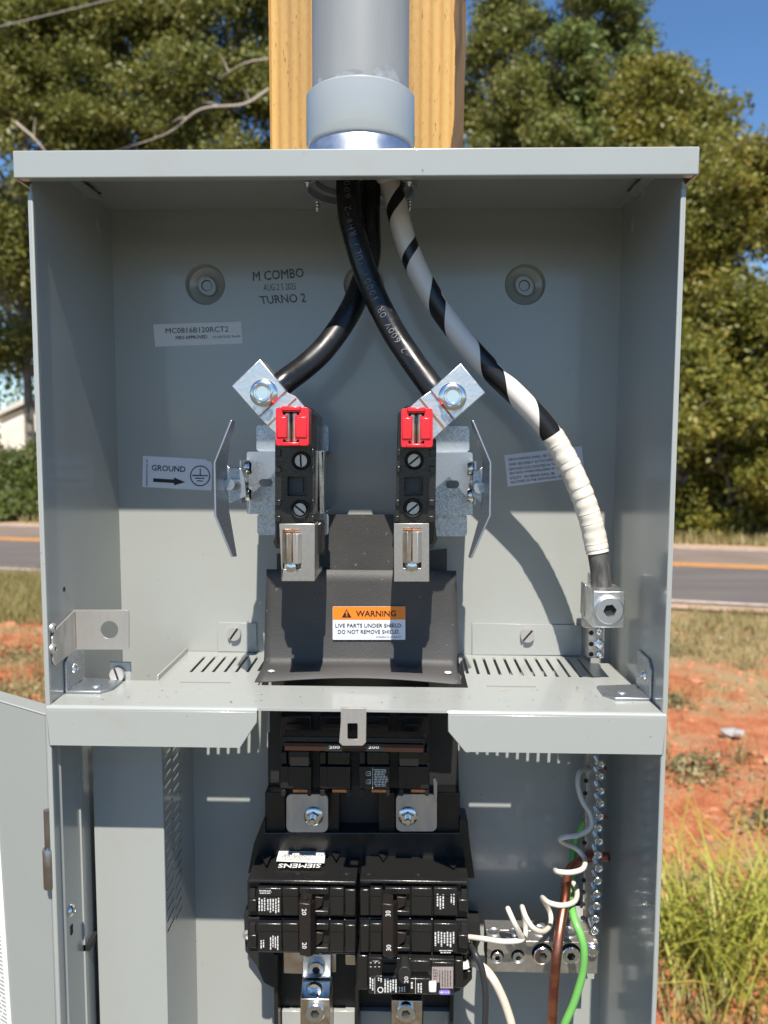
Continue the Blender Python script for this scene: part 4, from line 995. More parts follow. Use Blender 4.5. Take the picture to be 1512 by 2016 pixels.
# ================================================================== METER JAW ASSEMBLIES
def meter_side(L):
    if L: c = aff(400, 680, 4.031); lbl, hb = 'left', P(580, 1000, .55)
    else: c = aff(700, 680, 4.031); lbl, hb = 'right', P(820, 1000, .55)
    t = thing('meter_jaw_block', ('left' if L else 'right')+' black meter jaw block with red cap, on its zinc bracket', 'meter jaw', hb, 'meter jaw blocks')
    # zinc bracket
    m = MB(); Yb1, Yb2 = .532, .545
    if L:
        m.pplate(rr(485.5, 889.5, 640, 1012, 4), Yb1, .0015, [rr(510.5, 943, 536.5, 958, 7)])
        m2 = MB(); m2.pplate(rr(504.5, 836.5, 647, 889, 7), Yb2, .0015); m2.pplate(rr(506.5, 1011, 647, 1053.5, 7), Yb2, .0015)
    else:
        m.pplate(rr(790, 891, 930.5, 1014, 4), Yb1, .0015, [rr(877.5, 946, 904, 961, 7)])
        m2 = MB(); m2.pplate(rr(800, 838.5, 924.5, 890, 7), Yb2, .0015); m2.pplate(rr(800, 1012, 919.5, 1056, 7), Yb2, .0015)
    br = m.build('bracket_plate', zinc, t, bevel=.0005); m2.build('bracket_tab', zinc, t, bevel=.0004)
    m = MB(); xa, xb = (487.5, 640) if L else (798, 929)
    for yy, yy2 in ((890.5, 893), (1009, 1011.5)):
        a, b = P(xa, yy, Yb1), P(xb, yy2, Yb1); m.box((a.x, Yb1+.0015, a.z), (b.x, YB-.0005, b.z))
    m.build('bracket_leg', zinc, t)
    # right hand steel flange of left block
    if L:
        m = MB(); m.pplate([(628, 888), (638, 887), (636, 1010), (630, 1012)], .51, .0012); a = P(636, 888, .51); m.plate([P(637, 889, .51), P(637, 1008, .51), P(640, 1008, Yb1), P(640, 889, Yb1)], [], (-.0012, 0, 0)); m.build('side_flange', bright, t)
    # insulator block
    body = [(541.5, 868), (541.5, 1062), (548, 1080), (618, 1085), (634-14, 1062), (622, 818), (600, 798), (575, 812)] if L else \
           [(859, 868), (857, 1030), (860, 1062), (852, 1080), (780, 1080), (779, 1000), (783, 815), (800, 798), (828, 802)]
    m = MB()
    Yf = .482
    x0_, x1_ = (541.5, 617) if L else (782, 860)
    # side rails of the face, wells and window left open
    base = MB(); base.pplate(body, Yf+.010, .545-Yf-.010-.014); base.build('insulator', black, t, bevel=.0006)
    wells = [c(778, 915), c(770, 1300)] if L else [c(465, 912), c(455, 1290)]
    win = rr(*(c(668, 1040)+c(825, 1195)), 1) if L else rr(*(c(388, 1042)+c(535, 1190)), 1)
    yt, yb = 880, 1031
    fo = [(x0_, yt), (x1_, yt), (x1_, yb), (x0_, yb)] if L else [(x0_, yt), (x1_-1, yt), (x1_-3, yb), (x0_-4, yb)]
    fr = MB(); fr.pplate(fo, Yf+.002, .008, [circ(wells[0][0], wells[0][1], 19), circ(wells[1][0], wells[1][1], 19), win]); fr.build('terminal_face', black, t, bevel=.0004)
    st = MB()
    for ya, yb_ in ((884, 898), (918, 930), (984, 996), (1016, 1028)):
        for xa, xb in (((x0_, x0_+11), (x1_-6, x1_+1)) if L else ((x0_-1, x0_+8), (x1_-14, x1_-1))):
            dx = 0 if L else -(ya-880)*.027
            st.pbox(xa+dx, ya, xb+dx, yb_, Yf, Yf+.0018)
    st.build('face_rib', black, t, bevel=.0004)
    wl_ = MB()
    for wx_, wy_ in wells:
        q = P(wx_, wy_, Yf+.001); wl_.lathe([(.0047, 0), (.0055, -.0012), (.0058, 0), (.0058, .009)], (q.x, q.y, q.z), 'y', 32, close=False)
    wl_.build('screw_well', black_m, t)
    m = MB(); a = win; m.pplate(rr(a[-1][0], 941, a[-1][0]+30, 970, 1), Yf+.0085, .001); m.build('window_plug', mat('grey_plug', (.05, .055, .06), .5) if 'grey_plug' not in MATS else MATS['grey_plug'], t)
    for i, (wx_, wy_) in enumerate(wells): screw('screw', 'slot', P(wx_, wy_, Yf+.006), .0040, t, steel, spin=(88 if L and i == 0 else (38 if L else -40)))
    # lug block, bar, bolt
    Yl = .4665
    pb = [c(450, 105), c(222, 322), c(440, 570), c(660, 362)] if L else [c(835, 138), c(1033, 375), c(785, 592), c(592, 352)]
    m = MB(); m.pplate(pb, Yl, .020); lg = m.build('lug_block', alu, t, bevel=.0006)
    pb2 = [c(655, 368), c(440, 568), c(575, 705), c(770, 690), c(815, 500), c(735, 405)] if L else [c(598, 358), c(780, 592), c(607, 755), c(470, 740), c(420, 500), c(500, 425)]
    m = MB(); m.pplate(pb2, Yl+.0015, .005); m.build('lug_bar', alu, t, bevel=.0004)
    ln = [c(735, 415), c(742, 425), c(520, 640), c(510, 628)] if L else [c(500, 425), c(515, 418), c(715, 655), c(700, 668)]
    m = MB(); m.pplate(ln, Yl+.0012, .0002); m.build('copper_seam', copper, t)
    gr = ([c(520, 165), c(524, 170), c(282, 388), c(278, 384)]) if L else ([c(905, 495), c(908, 500), c(995, 330), c(990, 330)])
    bp = c(470, 372) if L else c(772, 400)
    screw('bolt', 'hex', P(bp[0]+(3 if L else -1), bp[1]+2, Yl), .0062, t, bright)
    # cable socket behind the block
    # red cap: real shell with slot, jaw blades inside
    Yc = .4565
    (xa, ya), (xb, yb_) = (c(576, 492), c(838, 795)) if L else (c(362, 500), c(613, 808))
    w_ = xb-xa; sx0, sx1 = xa+w_*.345, xa+w_*.575
    if not L: sx0, sx1 = xa+w_*.36, xa+w_*.60
    hh = yb_-ya
    slot_ = [(sx0-w_*.13, ya+hh*.12), (sx1+w_*.13, ya+hh*.12), (sx1+w_*.13, ya+hh*.20), (sx1, ya+hh*.20), (sx1, ya+hh*.84), (sx1+w_*.13, ya+hh*.84), (sx1+w_*.13, ya+hh*.92), (sx0-w_*.13, ya+hh*.92), (sx0-w_*.13, ya+hh*.84), (sx0, ya+hh*.84), (sx0, ya+hh*.20), (sx0-w_*.13, ya+hh*.20)]
    m = MB(); m.pplate(rr(xa, ya, xb, yb_, 5), Yc, .0022, [slot_])
    sidesh = rr(xa+.6, ya+.6, xb-.6, yb_-.6, 5); m.plate([P(x, y, Yc+.0022) for x, y in sidesh], [[P(x, y, Yc+.0022) for x, y in rr(xa+4, ya+4, xb-4, yb_-4, 3)]], (0, .014, 0))
    cap = m.build('red_cap', red, t, bevel=.0005)
    m = MB(); cxm = (sx0+sx1)/2
    m.pbox(cxm-w_*.29, ya-2.5, cxm+w_*.29, ya+7, Yc-.0012, Yc+.004); m.pbox(cxm-w_*.32, yb_-7, cxm+w_*.27, yb_+1, Yc-.0008, Yc+.003)
    m.pbox(xa+w_*.03, ya+hh*.24, sx0-.8, ya+hh*.8, Yc-.0007, Yc+.0005); m.pbox(sx1+.8, ya+hh*.24, xb-w_*.06, ya+hh*.8, Yc-.0007, Yc+.0005)
    m.build('cap_rib', red, cap, bevel=.0006)
    m = MB(); m.pbox(sx0-w_*.12, ya+hh*.1, cxm-.8, yb_-hh*.06, Yc+.003, Yc+.018); m.pbox(cxm+.8, ya+hh*.1, sx1+w_*.12, yb_-hh*.06, Yc+.003, Yc+.018); m.build('upper_jaw', tin_cu, t, bevel=.0014, seg=3)
    # lower jaw
    Yj = .470
    (xa, ya), (xb, yb_) = (c(603, 1415), c(885, 1872)) if L else (c(305, 1413), c(583, 1875))
    (ja, jy), (jb, jy2) = (c(622, 1495), c(780, 1738)) if L else (c(368, 1480), c(530, 1732))
    m = MB(); m.pplate([(xa, ya), (xb, ya), (xb+.5, yb_), (xa+5*(1 if L else 0), yb_)], Yj+.004, .0014, [rr(ja+2, jy-8, jb-2, jy2+9, 2)])
    m.pbox(xa+4, yb_-9, xb, yb_, Yj+.0054, .518); m.build('jaw_frame', alu_dull, t, bevel=.0004)
    m = MB(); a = P(xb-2, ya+6, Yj+.006); b = P(xb-2, yb_-6, Yj+.006); m.box((a.x, Yj+.0055, a.z), (a.x-.0012, .505, b.z)); m.build('jaw_side', alu_dull, t)
    mid = (ja+jb)/2
    for s_ in (-1, 1):
        m = MB(); e0, e1 = (ja, mid-.6) if s_ < 0 else (mid+.6, jb)
        pts = [(e0, Yj+.003), ((e0+e1)/2-s_*2, Yj+.0004), (e1, Yj+.003) , (e1, Yj+.012), (e0, Yj+.016)] if False else None
        xs_ = [P(e0, jy, Yj).x, P(e0*.45+e1*.55, jy, Yj).x, P(e1, jy, Yj).x]
        za, zb4 = P(mid, jy, Yj).z, P(mid, jy2, Yj).z
        prof = [(xs_[0], Yj+(.0045 if s_ < 0 else .0025)), (xs_[1], Yj), (xs_[2], Yj+(.0025 if s_ < 0 else .0045)), (xs_[2], Yj+.018), (xs_[0], Yj+.018)]
        m.plate([(x, y, za) for x, y in prof], [], (0, 0, zb4-za)); m.build('jaw_blade', tin_cu if s_ < 0 else steel, t, bevel=.0005)
    q = P(mid, jy2+5, Yj+.006); m = MB(); m.lathe([(.0045, .004), (.0045, .0005), (.003, -.002), (.0001, -.0028)], (q.x, q.y, q.z), 'y', 28); m.build('jaw_rivet', bright, t)
    m = MB(); m.pplate([(ja, jy-9), (jb+6, jy-9), (jb+2, jy+2), (ja-1, jy+2)], Yj+.012, .004); m.build('jaw_base', copper, t)
    # black shoulder of the block beside the jaw
    m = MB()
    if L: m.pplate([(617, 1031), (633, 1030), (633, 1088), (620, 1100), (618, 1075)], .50, .02); m.pplate([(541, 1058), (537, 1068), (545, 1082), (552, 1078), (550, 1058)], .50, .02)
    else: m.pplate([(846, 1030), (856, 1030), (861, 1062), (857, 1070), (846, 1078)], .50, .02); m.pplate([(779, 1030), (776, 1030), (772, 1075), (777, 1085)], .50, .02)
    m.build('insulator_foot', black, t, bevel=.0008)
    # bypass lever
    if L:
        O = [c(215, 592), c(81, 930), c(86, 1350), c(222, 1678)]; I = [c(240, 600), c(175, 935), c(192, 1312), c(253, 1675)]; arm = [c(178, 935), c(205, 968), c(300, 975), c(330, 1060), c(345, 1200), c(240, 1240), c(205, 1255), c(180, 1310)]
    else:
        O = [c(940, 595), c(1080, 930), c(1076, 1350), c(925, 1690)]; I = [c(931, 602), c(1022, 935), c(1012, 1312), c(910, 1680)]; arm = [c(1012, 960), c(980, 985), c(935, 990), c(925, 1060), c(925, 1200), c(1000, 1250), c(1005, 1300)]
    lv = MB(); Ya, Yb_ = .468, .492
    A3 = [P(x, y, Ya) for x, y in O]; B3 = [P(x, y, Yb_) for x, y in I]; s_ = 1 if L else -1; n = 4
    o_ = Vector((s_*.0013, 0, 0)); lv.v += A3+B3+[p+o_ for p in A3]+[p+o_ for p in B3]
    for i in range(3):
        for f in ((i, i+1, n+i+1, n+i), (2*n+i, 3*n+i, 3*n+i+1, 2*n+i+1), (i, 2*n+i, 2*n+i+1, i+1), (n+i, n+i+1, 3*n+i+1, 3*n+i)): lv.f.append(f); lv.m.append(0)
    lv.f += [(0, n, 3*n, 2*n), (n-1, 3*n-1, 4*n-1, 2*n-1)]; lv.m += [0, 0]
    le = lv.build('bypass_lever', zinc, t, bevel=.0004)
    m = MB(); m.pplate(arm, .498, .0014); m.build('lever_arm', zinc, le, bevel=.0004)
    px_, a1, a2 = (c(335, 980), c(205, 1105), c(345, 1195)) if L else (c(925, 1000), c(985, 1130), c(915, 1195))
    m = MB(); e = c(320, 1045) if L else c(940, 1060); m.tube([P(a1[0], a1[1], .485), P(e[0], e[1]+12, .515)], .0036, 14); m.build('lever_pin', zinc, le)
    m = MB()
    for yy in (975, 1190):
        q = c(330, yy) if L else c(925, yy+10); p_ = P(q[0], q[1], .50); m.lathe([(.0037, -.0022), (.0044, -.0008), (.0044, .0012), (.003, .0024)], (p_.x, .512, p_.z), 'x', 20)
    m.build('pivot', bright, le)
    m = MB(); xx = P(486 if L else 931, 950, Yb1).x
    m.box((xx, .508, P(486, 905, Yb1).z), (xx+(.0014 if L else -.0014), Yb1+.001, P(486, 985, Yb1).z)); m.build('pivot_ear', zinc, le)
    return t
meter_side(True); meter_side(False)

# ================================================================== SHIELD
sd_t = thing('warning_shield', 'dark grey fibre shield with an orange WARNING label, standing on the shelf', 'shield', P(700, 1330, .54))
m = MB(); n = 24; YS_ = .5435; rows = []
ztop = P(700, 1123, YS_-.002).z; zfold = ZS+.0065
for i in range(n+1):
    u = i/n; px_ = 525+(898-525)*u; x = P(px_, 1123, YS_).x; xb_ = P(520+(903-520)*u, 1310, YS_).x
    arch = math.sin(math.pi*min(1, max(0, (u-.06)/.9)))**1.0
    xf = Pz(500+408*u, 1346, ZS).x; yf = Pz(700, 1346, ZS).y
    col = [Vector((x, YS_-.0006, ztop)), Vector((x+(xb_-x)*.12, YS_-.0001, ztop-.009)), Vector((x+(xb_-x)*.6, YS_, (ztop+zfold)/2)), Vector((xb_, YS_, zfold)), Vector((xb_, YS_-.0018, zfold-.0036+.0006*arch)), Vector((xb_*.75+xf*.25, YS_-.007, ZS+.0014+.0012*arch)), Vector((xf, yf, ZS+.0008+.0034*arch))]
    rows.append(col)
K = len(rows[0])
for c in rows: m.v += c
for i in range(n):
    for k in range(K-1): m.f.append((i*K+k, (i+1)*K+k, (i+1)*K+k+1, i*K+k+1)); m.m.append(0)
o = m.build('sheet', fish, sd_t, smooth=60); sol = o.modifiers.new('thickness', 'SOLIDIFY'); sol.thickness = .0007; sol.offset = 1
m = MB(); m.pplate([(640, 1013), (775, 1013), (775, 1092), (880, 1080), (880, 1135), (545, 1140), (545, 1090), (640, 1092)], .565, .0008)
m.build('rear_sheet', fish, sd_t)
for px_, py_ in ((534, 1319), (882, 1322)):
    q = Pz(px_, py_, ZS+.003); m = MB(); m.lathe([(.0024, 0), (.0024, .0006), (.0001, .0007)], (q.x, q.y, q.z-.001), 'z', 4 if px_ < 600 else 20); m.build('fixing_stud', stick_w, sd_t)
m = MB()
def onb(px_, py_): q = Pz(px_, py_, ZS+.0030); return Vector((q.x, q.y, q.z+.0016))
A = aff(480, 1080, 3.287)
YW = YS_-.0009
m = MB(); m.pplate([(x, y) for x, y in rr(655, 1194, 798, 1259.5, 2)], YW-.0003, .0003); wl2 = m.build('warning_label', stick_w, sd_t)
m = MB(); m.pplate([(655.3, 1194.3), (797.7, 1194.3), (797.7, 1220), (655.3, 1220)], YW-.0005, .0001); m.build('orange_band', stick_o, wl2)
t = MB(); sf = sY(YW-.0007)
put_text(t, 'WARNING', [A(725, 400), A(985, 400), A(985, 440), A(725, 440)], sf, .025)
put_text(t, 'LIVE PARTS UNDER SHIELD.', [A(592, 485), A(1026, 485), A(1026, 511), A(592, 511)], sf, .01)
put_text(t, 'DO NOT REMOVE SHIELD.', [A(608, 525), A(1008, 525), A(1008, 551), A(608, 551)], sf, .01)
put_text(t, '474000410101 Rev.01', [A(855, 566), A(1018, 566), A(1018, 578), A(855, 578)], sf, 0)
t.add([sf(*A(*p)) for p in ((665, 392), (697, 446), (634, 446))], [(0, 1, 2)]); t.build('lettering', ink, wl2, smooth=0)
t = MB(); put_text(t, '!', [A(660, 406), A(671, 406), A(671, 440), A(660, 440)], sY(YW-.0009), .03); t.build('exclamation_mark', stick_o, wl2, smooth=0)

# ================================================================== SERVICE CABLES
def cable_pts(lst, n=10): return spline([P(x, y, Y) for x, y, Y in lst], n)
cA = thing('service_cable', 'rear thick black cable curving left to the left lug', 'cable', P(735, 355, .53), 'black service cables')
top = Vector((CX+.006, CY+.009, ZC+.05))
pts = spline([Vector((CX+.006, CY+.010, ZC+.25)), top] + [P(x, y, Y) for x, y, Y in ((726, 420, .527), (727, 500, .524), (712, 560, .518), (684, 622, .509), (640, 684, .499), (600, 722, .490), (560, 752, .480), (535, 775, .477))], 10)
m = MB(); m.tube(pts, .0074, 28); m.build('insulation', rubber, cA)
cB = thing('service_cable', 'front thick black cable with white print running to the right lug', 'cable', P(690, 355, .50), 'black service cables')
ptsB = spline([Vector((CX-.007, CY-.008, ZC+.25)), Vector((CX-.007, CY-.009, ZC+.04))] + [P(x, y, Y) for x, y, Y in ((686, 390, .505), (700, 470, .502), (729, 560, .499), (770, 645, .495), (812, 710, .488), (850, 762, .479), (866, 785, .478))], 12)
m = MB(); m.tube(ptsB, .0074, 28); m.build('insulation', rubber, cB)
# white print along the cable, read from the lug upwards
acc = [0]
pb = ptsB[::-1]
for i in range(1, len(pb)): acc.append(acc[-1]+(pb[i]-pb[i-1]).length)
def at(s):
    for i in range(1, len(pb)):
        if acc[i] >= s:
            f = (s-acc[i-1])/(acc[i]-acc[i-1]); return pb[i-1].lerp(pb[i], f), (pb[i]-pb[i-1]).normalized()
    return pb[-1], (pb[-1]-pb[-2]).normalized()
def cable_print(parent, txt, s0, pitch, hgt, offr, mt):
    m = MB(); s = s0
    for ch in txt:
        if ch != ' ':
            v, f = glyphs(ch, 0); p, d = at(s); view = (Vector((0, 0, H))-p).normalized(); side_ = view.cross(d).normalized(); out = d.cross(side_).normalized()
            if out.dot(view) < 0: out = -out
            vs = []
            hh_ = hgt*(.11 if ch == '-' else 1)
            for a, b, z_ in v:
                lat = (b-.5)*hh_+offr; ang = lat/.0074
                wch = {'1': .28, '(': .3, ')': .3, '-': .55, 'I': .2}.get(ch, .72); vs.append(p+d*((a*wch+(.72-wch)/2)*pitch)+(side_*math.sin(ang)+out*math.cos(ang))*.00785)
            m.add(vs, f)
        s += pitch
    m.build('lettering', mt, parent, smooth=0)
cable_print(cB, '-2 600V OR 1000V (UL) RHW-2 600V (UL) SUN RES', .031, .00385, .0038, .0006, mat('worn_print', (.17, .17, .17), .5, col2=(.05, .05, .05), cscale=500))
# neutral cable
nz = [(766, 345, .521), (779, 400, .520), (797, 470, .520), (826, 540, .520), (866, 608, .520), (914, 672, .520), (968, 731, .520), (1025, 786, .520), (1076, 842, .520), (1112, 900, .520), (1141, 962, .520), (1162, 1022, .520), (1175, 1080, .520), (1183, 1130, .518), (1184, 1165, .516)]
allp = spline([Vector((CX+.012, CY-.004, ZC+.25)), Vector((CX+.013, CY-.002, ZC+.03))]+[P(*q) for q in nz], 12)
cN = thing('neutral_cable', 'cable wrapped in white tape over black, curving down to the right-hand lug', 'cable', P(775, 355, .52))
def ipy(p):   # image height of a point, used only to split the run at measured heights
    d = p-Vector((0, 0, H)); return 1008-F*d.dot(CU)/d.dot(FW)
i1 = next(i for i, p in enumerate(allp) if i > 20 and ipy(p) > 852); i2 = next(i for i, p in enumerate(allp) if i > 20 and ipy(p) > 1086)
seg = allp[:i1+2]
# helical coordinate: turns measured from where the black bands cross the middle
bands = [(-500, -3.2), (375, 0.0), (478, 1.0), (560, 2.0), (690, 3.0), (805, 4.0), (900, 4.8)]
def turns(p):
    y = ipy(p) if p.z < ZC+.02 else -200-(p.z-ZC)*3000
    for (a, u), (b, v) in zip(bands, bands[1:]):
        if y <= b: return u+(v-u)*(y-a)/(b-a)
    return bands[-1][1]
m = MB(); m.tube(seg, .0070, 40, uvt=[turns(p)+.0 for p in seg]); m.build('striped_section', tape, cN)
seg2 = allp[i1:i2+1]; fine = []
for i in range(len(seg2)-1):
    for k in range(6): fine.append(seg2[i].lerp(seg2[i+1], k/6))
L_ = 0; rad = []
for i, p in enumerate(fine):
    if i: L_ += (p-fine[i-1]).length
    ph = ((L_+.0022*math.sin(L_*310)+.0014*math.sin(L_*777+1))/.0092) % 1; rad.append(.00735+.0003*ph+.00012*math.sin(L_*900))
m = MB(); m.tube(fine, rad, 36); m.build('white_wrap', wrap, cN, smooth=50)
m = MB(); m.tube(allp[i2-1:], .0066, 24); m.build('bare_end', mat('scuffed_black_end', (.035, .034, .033), .5, col2=(.09, .088, .085), cscale=260, stretch=(1, 1, .3)), cN)

# ================================================================== GROUND LUG AND BARS
lug = thing('ground_lug', 'square aluminium lug with a big hex socket screw at the white cable end', 'lug', P(1198, 1200, .51))
m = MB(); m.pbox(1168, 1164, 1230, 1236, .498, .526); m.build('lug_body', alu, lug, bevel=.0006)
m = MB(); m.pplate([(1152, 1150), (1163, 1158), (1163, 1222), (1150, 1214)], .520, .012); m.pbox(1150, 1158, 1170, 1236, .527, .535); m.build('lug_clip', alu_dull, lug, bevel=.0004)
screw('screw', 'allen', P(1198, 1200, .4985), .0090, lug, alu, dark)
bar = thing('ground_bar', 'upright ground bar with a column of screws at the right of the back panel', 'ground bar', P(1175, 1500, .55))
XB0, XB1 = P(1158, 1280, .545).x, P(1190, 1280, .545).x
m = MB(); m.box((XB0, .545, P(1170, 1130, .545).z), (XB1, .5535, P(1170, 1296, .545).z)); m.build('upper_bar', alu_dull, bar, bevel=.0006)
xb0, xb1 = P(1152, 1600, .548).x, P(1178, 1600, .548).x
m = MB(); m.box((xb0, .548, ZS-.004), (xb1, .5565, P(1170, 1835, .548).z)); m.build('lower_bar', alu_dull, bar, bevel=.0006)
m = MB(); m.box((xb0, .557, ZS-.01), (xb1, YB-.0005, ZS-.02)); m.box((xb0, .557, H-.36), (xb1, YB-.0005, H-.35)); m.build('standoff', black_m, bar)
ZQ = aff(880, 1460, 3.436)
for a, b in ((1035, 150), (1032, 228), (1035, 327), (1035, 412), (1030, 500), (1020, 578), (1025, 668), (1020, 760), (1025, 850), (1018, 935), (1012, 1025), (1012, 1105), (1003, 1192), (998, 1272)):
    x, y = ZQ(a, b); q = P(x, y, .530); screw('screw', 'barscrew', q, .0032, bar, bright, spin=random.uniform(0, 60))
for a, b in ((940, 265), (935, 350), (930, 685), (925, 940), (923, 1020), (920, 1100), (918, 1190), (945, 600), (930, 770)):
    x, y = ZQ(a, b); q = P(x, y, .548); m = MB(); m.lathe([(.0016, -.0002), (.0016, .0004)], (q.x, q.y, q.z), 'y', 12); m.build('wire_hole', dark, bar)
for yy, k in ((1145, 'pan'), (1243, 'pan'), (1268, 'nut'), (1289, 'pan')):
    screw('screw', k, P(1180 if yy > 1200 else 1166, yy, .5448), .0026 if k == 'pan' else .0024, bar, bright)
for yy in (1246, 1268, 1288):
    q = P(1164, yy, .545); m = MB(); m.lathe([(.0017, -.0002), (.0017, .0004)], (q.x, q.y, q.z), 'y', 12); m.build('wire_hole', dark, bar)
nb = thing('neutral_lug_bar', 'wide aluminium lug bar with four round screws below the white pigtail', 'lug bar', P(1060, 1880, .54))
m = MB(); YN = .522
za, zb5 = P(1060, 1853.5, YN).z, P(1060, 1915, YN).z; xa, xb = P(959, 1885, YN).x, P(1177, 1885, YN).x; xbt = P(1153, 1853, YN).x
hl = [ZQ(340, 1452), ZQ(480, 1452)]; hl2 = [ZQ(645, 1435), ZQ(835, 1435)]
m.plate([(xa, YN, za), (xb, YN, za), (xb, YN, zb5), (xa, YN, zb5)], [[P(x, y, YN) for x, y in circ(a, b, 13.2)] for a, b in hl]+[[P(x, y, YN) for x, y in circ(a, b, 20.5)] for a, b in hl2], (0, .012, 0)); m.box((xa+.0001, YN+.0121, za), (xb-.0001, YN+.024, zb5))
m.build('bar_body', alu_dull, nb, bevel=.0003)
for a, b in hl: screw('screw', 'allen', P(a, b+1, YN+.003), .0041, nb, bright, dark)
for a, b in hl2: screw('screw', 'allen', P(a, b+1, YN+.003), .0064, nb, bright, dark)
m = MB()
for (a, b), r in ((ZQ(320, 1290), .0040), (ZQ(460, 1290), .0040), (ZQ(625, 1280), .0056), (ZQ(820, 1290), .0056)):
    q = Pz(a, b, za); m.lathe([(r*1.1, 0), (r*1.1, .0008), (r, .0010), (r, .0002), (.0001, .0002)], (q.x, q.y, za), 'z', 28)
m.build('wire_port', alu, nb)
x, y = ZQ(985, 1405); screw('bolt', 'hex', P(x, y, YN-.0004), .0037, nb, bright)
m = MB(); m.pbox(955, 1905, 1170, 1925, .548, .552); m.pbox(1120, 1790, 1150, 1830, .548, .552); m.build('mounting_strap', paint, nb)

# ---- small wires
def wire(name, lst, r, mt, label, cat='wire', n=10, group=None):
    pts = spline([P(*ZQ(a, b), Y) for a, b, Y in lst], n); m = MB(); m.tube(pts, r, 14); o = m.build(name, mt, origin=pts[0]); tag(o, label, cat, group); return pts
wire('neutral_pigtail', [(968, 178, .552), (935, 188, .540), (897, 208, .532), (885, 290, .527), (915, 400, .524), (968, 490, .522), (975, 575, .520), (900, 628, .518), (800, 645, .516), (764, 662, .520), (800, 690, .530), (872, 722, .535), (930, 790, .530), (920, 858, .518), (840, 885, .512), (750, 880, .513), (735, 872, .525), (790, 905, .540), (850, 950, .540), (880, 1015, .530), (862, 1082, .515), (780, 1108, .506), (690, 1090, .508), (645, 1056, .520), (672, 1105, .532), (700, 1170, .534), (698, 1240, .525), (650, 1285, .510), (585, 1262, .503), (535, 1190, .505), (508, 1118, .515), (520, 1180, .525), (532, 1290, .525), (512, 1335, .512), (462, 1240, .503), (412, 1130, .508), (450, 1215, .515), (505, 1320, .512), (490, 1345, .508), (380, 1352, .508), (260, 1335, .512), (150, 1322, .520)], .00175, white_i, 'curly white pigtail wire spiralling down to the right breaker', n=8)
wire('ground_wire', [(945, 530, .552), (905, 590, .556), (868, 680, .556), (850, 800, .550), (846, 950, .545), (842, 1060, .535), (845, 1130, .515), (868, 1220, .505), (905, 1310, .500), (927, 1420, .498), (918, 1560, .498), (880, 1700, .498), (845, 1800, .498), (795, 1911, .498), (740, 2050, .500)], .0026, green_i, 'green insulated wire passing in front of the lug bar')
wire('bare_ground_wire', [(1095, 778, .545), (1040, 780, .5475), (960, 785, .545), (890, 820, .540), (830, 870, .535), (808, 960, .525), (800, 1050, .515), (778, 1180, .505), (755, 1330, .497), (738, 1480, .493), (722, 1700, .493), (712, 1911, .493), (708, 2080, .495)], .0033, cond, 'thick bare copper wire passing in front of the lug bar')
wire('cream_wire', [(160, 1470, .53), (205, 1505, .52), (262, 1545, .515), (320, 1620, .512), (375, 1730, .512), (412, 1830, .512), (440, 1930, .512), (455, 2050, .515)], .0029, cream_i, 'cream wire bending down from the lowest right breaker')
wire('dark_wire', [(165, 1385, .52), (195, 1440, .512), (232, 1520, .510), (252, 1620, .510), (262, 1740, .510), (258, 1911, .512), (256, 2050, .515)], .0021, dark_w, 'thin dark wire hanging beside the cream wire')
wire('copper_tail', [(960, 492, .552), (1045, 505, .548), (1082, 520, .546)], .0017, cond, 'short copper wire end behind the fifth bar screw', group='copper wire ends in the ground bar')
wire('copper_tail', [(960, 170, .552), (1045, 175, .548), (1080, 180, .546)], .0015, cond, 'short copper wire end behind the topmost bar screw', group='copper wire ends in the ground bar')

# ================================================================== MAIN BREAKER
mbk = thing('main_breaker', 'wide black 200 amp main breaker under the middle of the shelf', 'breaker', P(700, 1500, .55))
A = aff(480, 1380, 3.287)
YM = .496
def R(m, c0, c1, Y, Y2, mi=0): (x0_, y0_), (x1_, y1_) = A(*c0), A(*c1); m.pbox(x0_, y0_, x1_, y1_, Y, Y2, mi)
m = MB(); R(m, (225, -40), (1205, 560), YM+.012, .555); m.build('housing', black_m, mbk, bevel=.0006)
for x0_, x1_ in ((236, 436), (490, 690), (745, 945), (1000, 1198)):
    m = MB(); R(m, (x0_, 425), (x1_, 570), YM, YM+.0119); R(m, (x0_+52, 330), (x1_-4, 412), YM-.0015, YM+.0119); R(m, (x0_, 330), (x0_+44, 412), YM+.002, YM+.0119)
    R(m, (x0_+3, 572), (x0_+34, 618), YM+.001, YM+.02); R(m, (x1_-26, 572), (x1_, 618), YM+.001, YM+.02)
    R(m, (x0_, 100), (x1_, 225), YM+.004, YM+.0119); p_ = m.build('pole', black, mbk, bevel=.0007)
    m = MB(); R(m, (x0_+48, 427), (x0_+51, 568), YM-.0006, YM); m.build('pole_ridge', black, p_)
    m = MB(); R(m, (x0_+82, 574), (x0_+175, 592), YM+.0015, YM+.012); m.build('terminal', copper, mbk)
    m = MB(); R(m, (x0_+40, 150), (x0_+140, 172), YM+.002, YM+.004); m.build('toggle', brown, mbk, bevel=.0004)
YH = .474
m = MB(); R(m, (248, 236), (1175, 272), YH, YH+.012); R(m, (262, 275), (1168, 328), YH+.0005, YH+.008); hb_ = m.build('handle_bar', black, mbk, bevel=.0008)
m = MB(); R(m, (264, 278), (1160, 326), YH, YH+.0004); m.build('bar_strip', bronze, hb_)
m = MB(); R(m, (528, 278), (636, 326), YH-.0002, YH-.00005); R(m, (790, 278), (905, 326), YH-.0002, YH-.00005); m.build('rating_patch', black_m, hb_)
m = MB(); R(m, (300, 328), (420, 420), YH+.004, YM); R(m, (1010, 328), (1130, 420), YH+.004, YM); m.build('bar_arm', black, hb_)
t = MB()
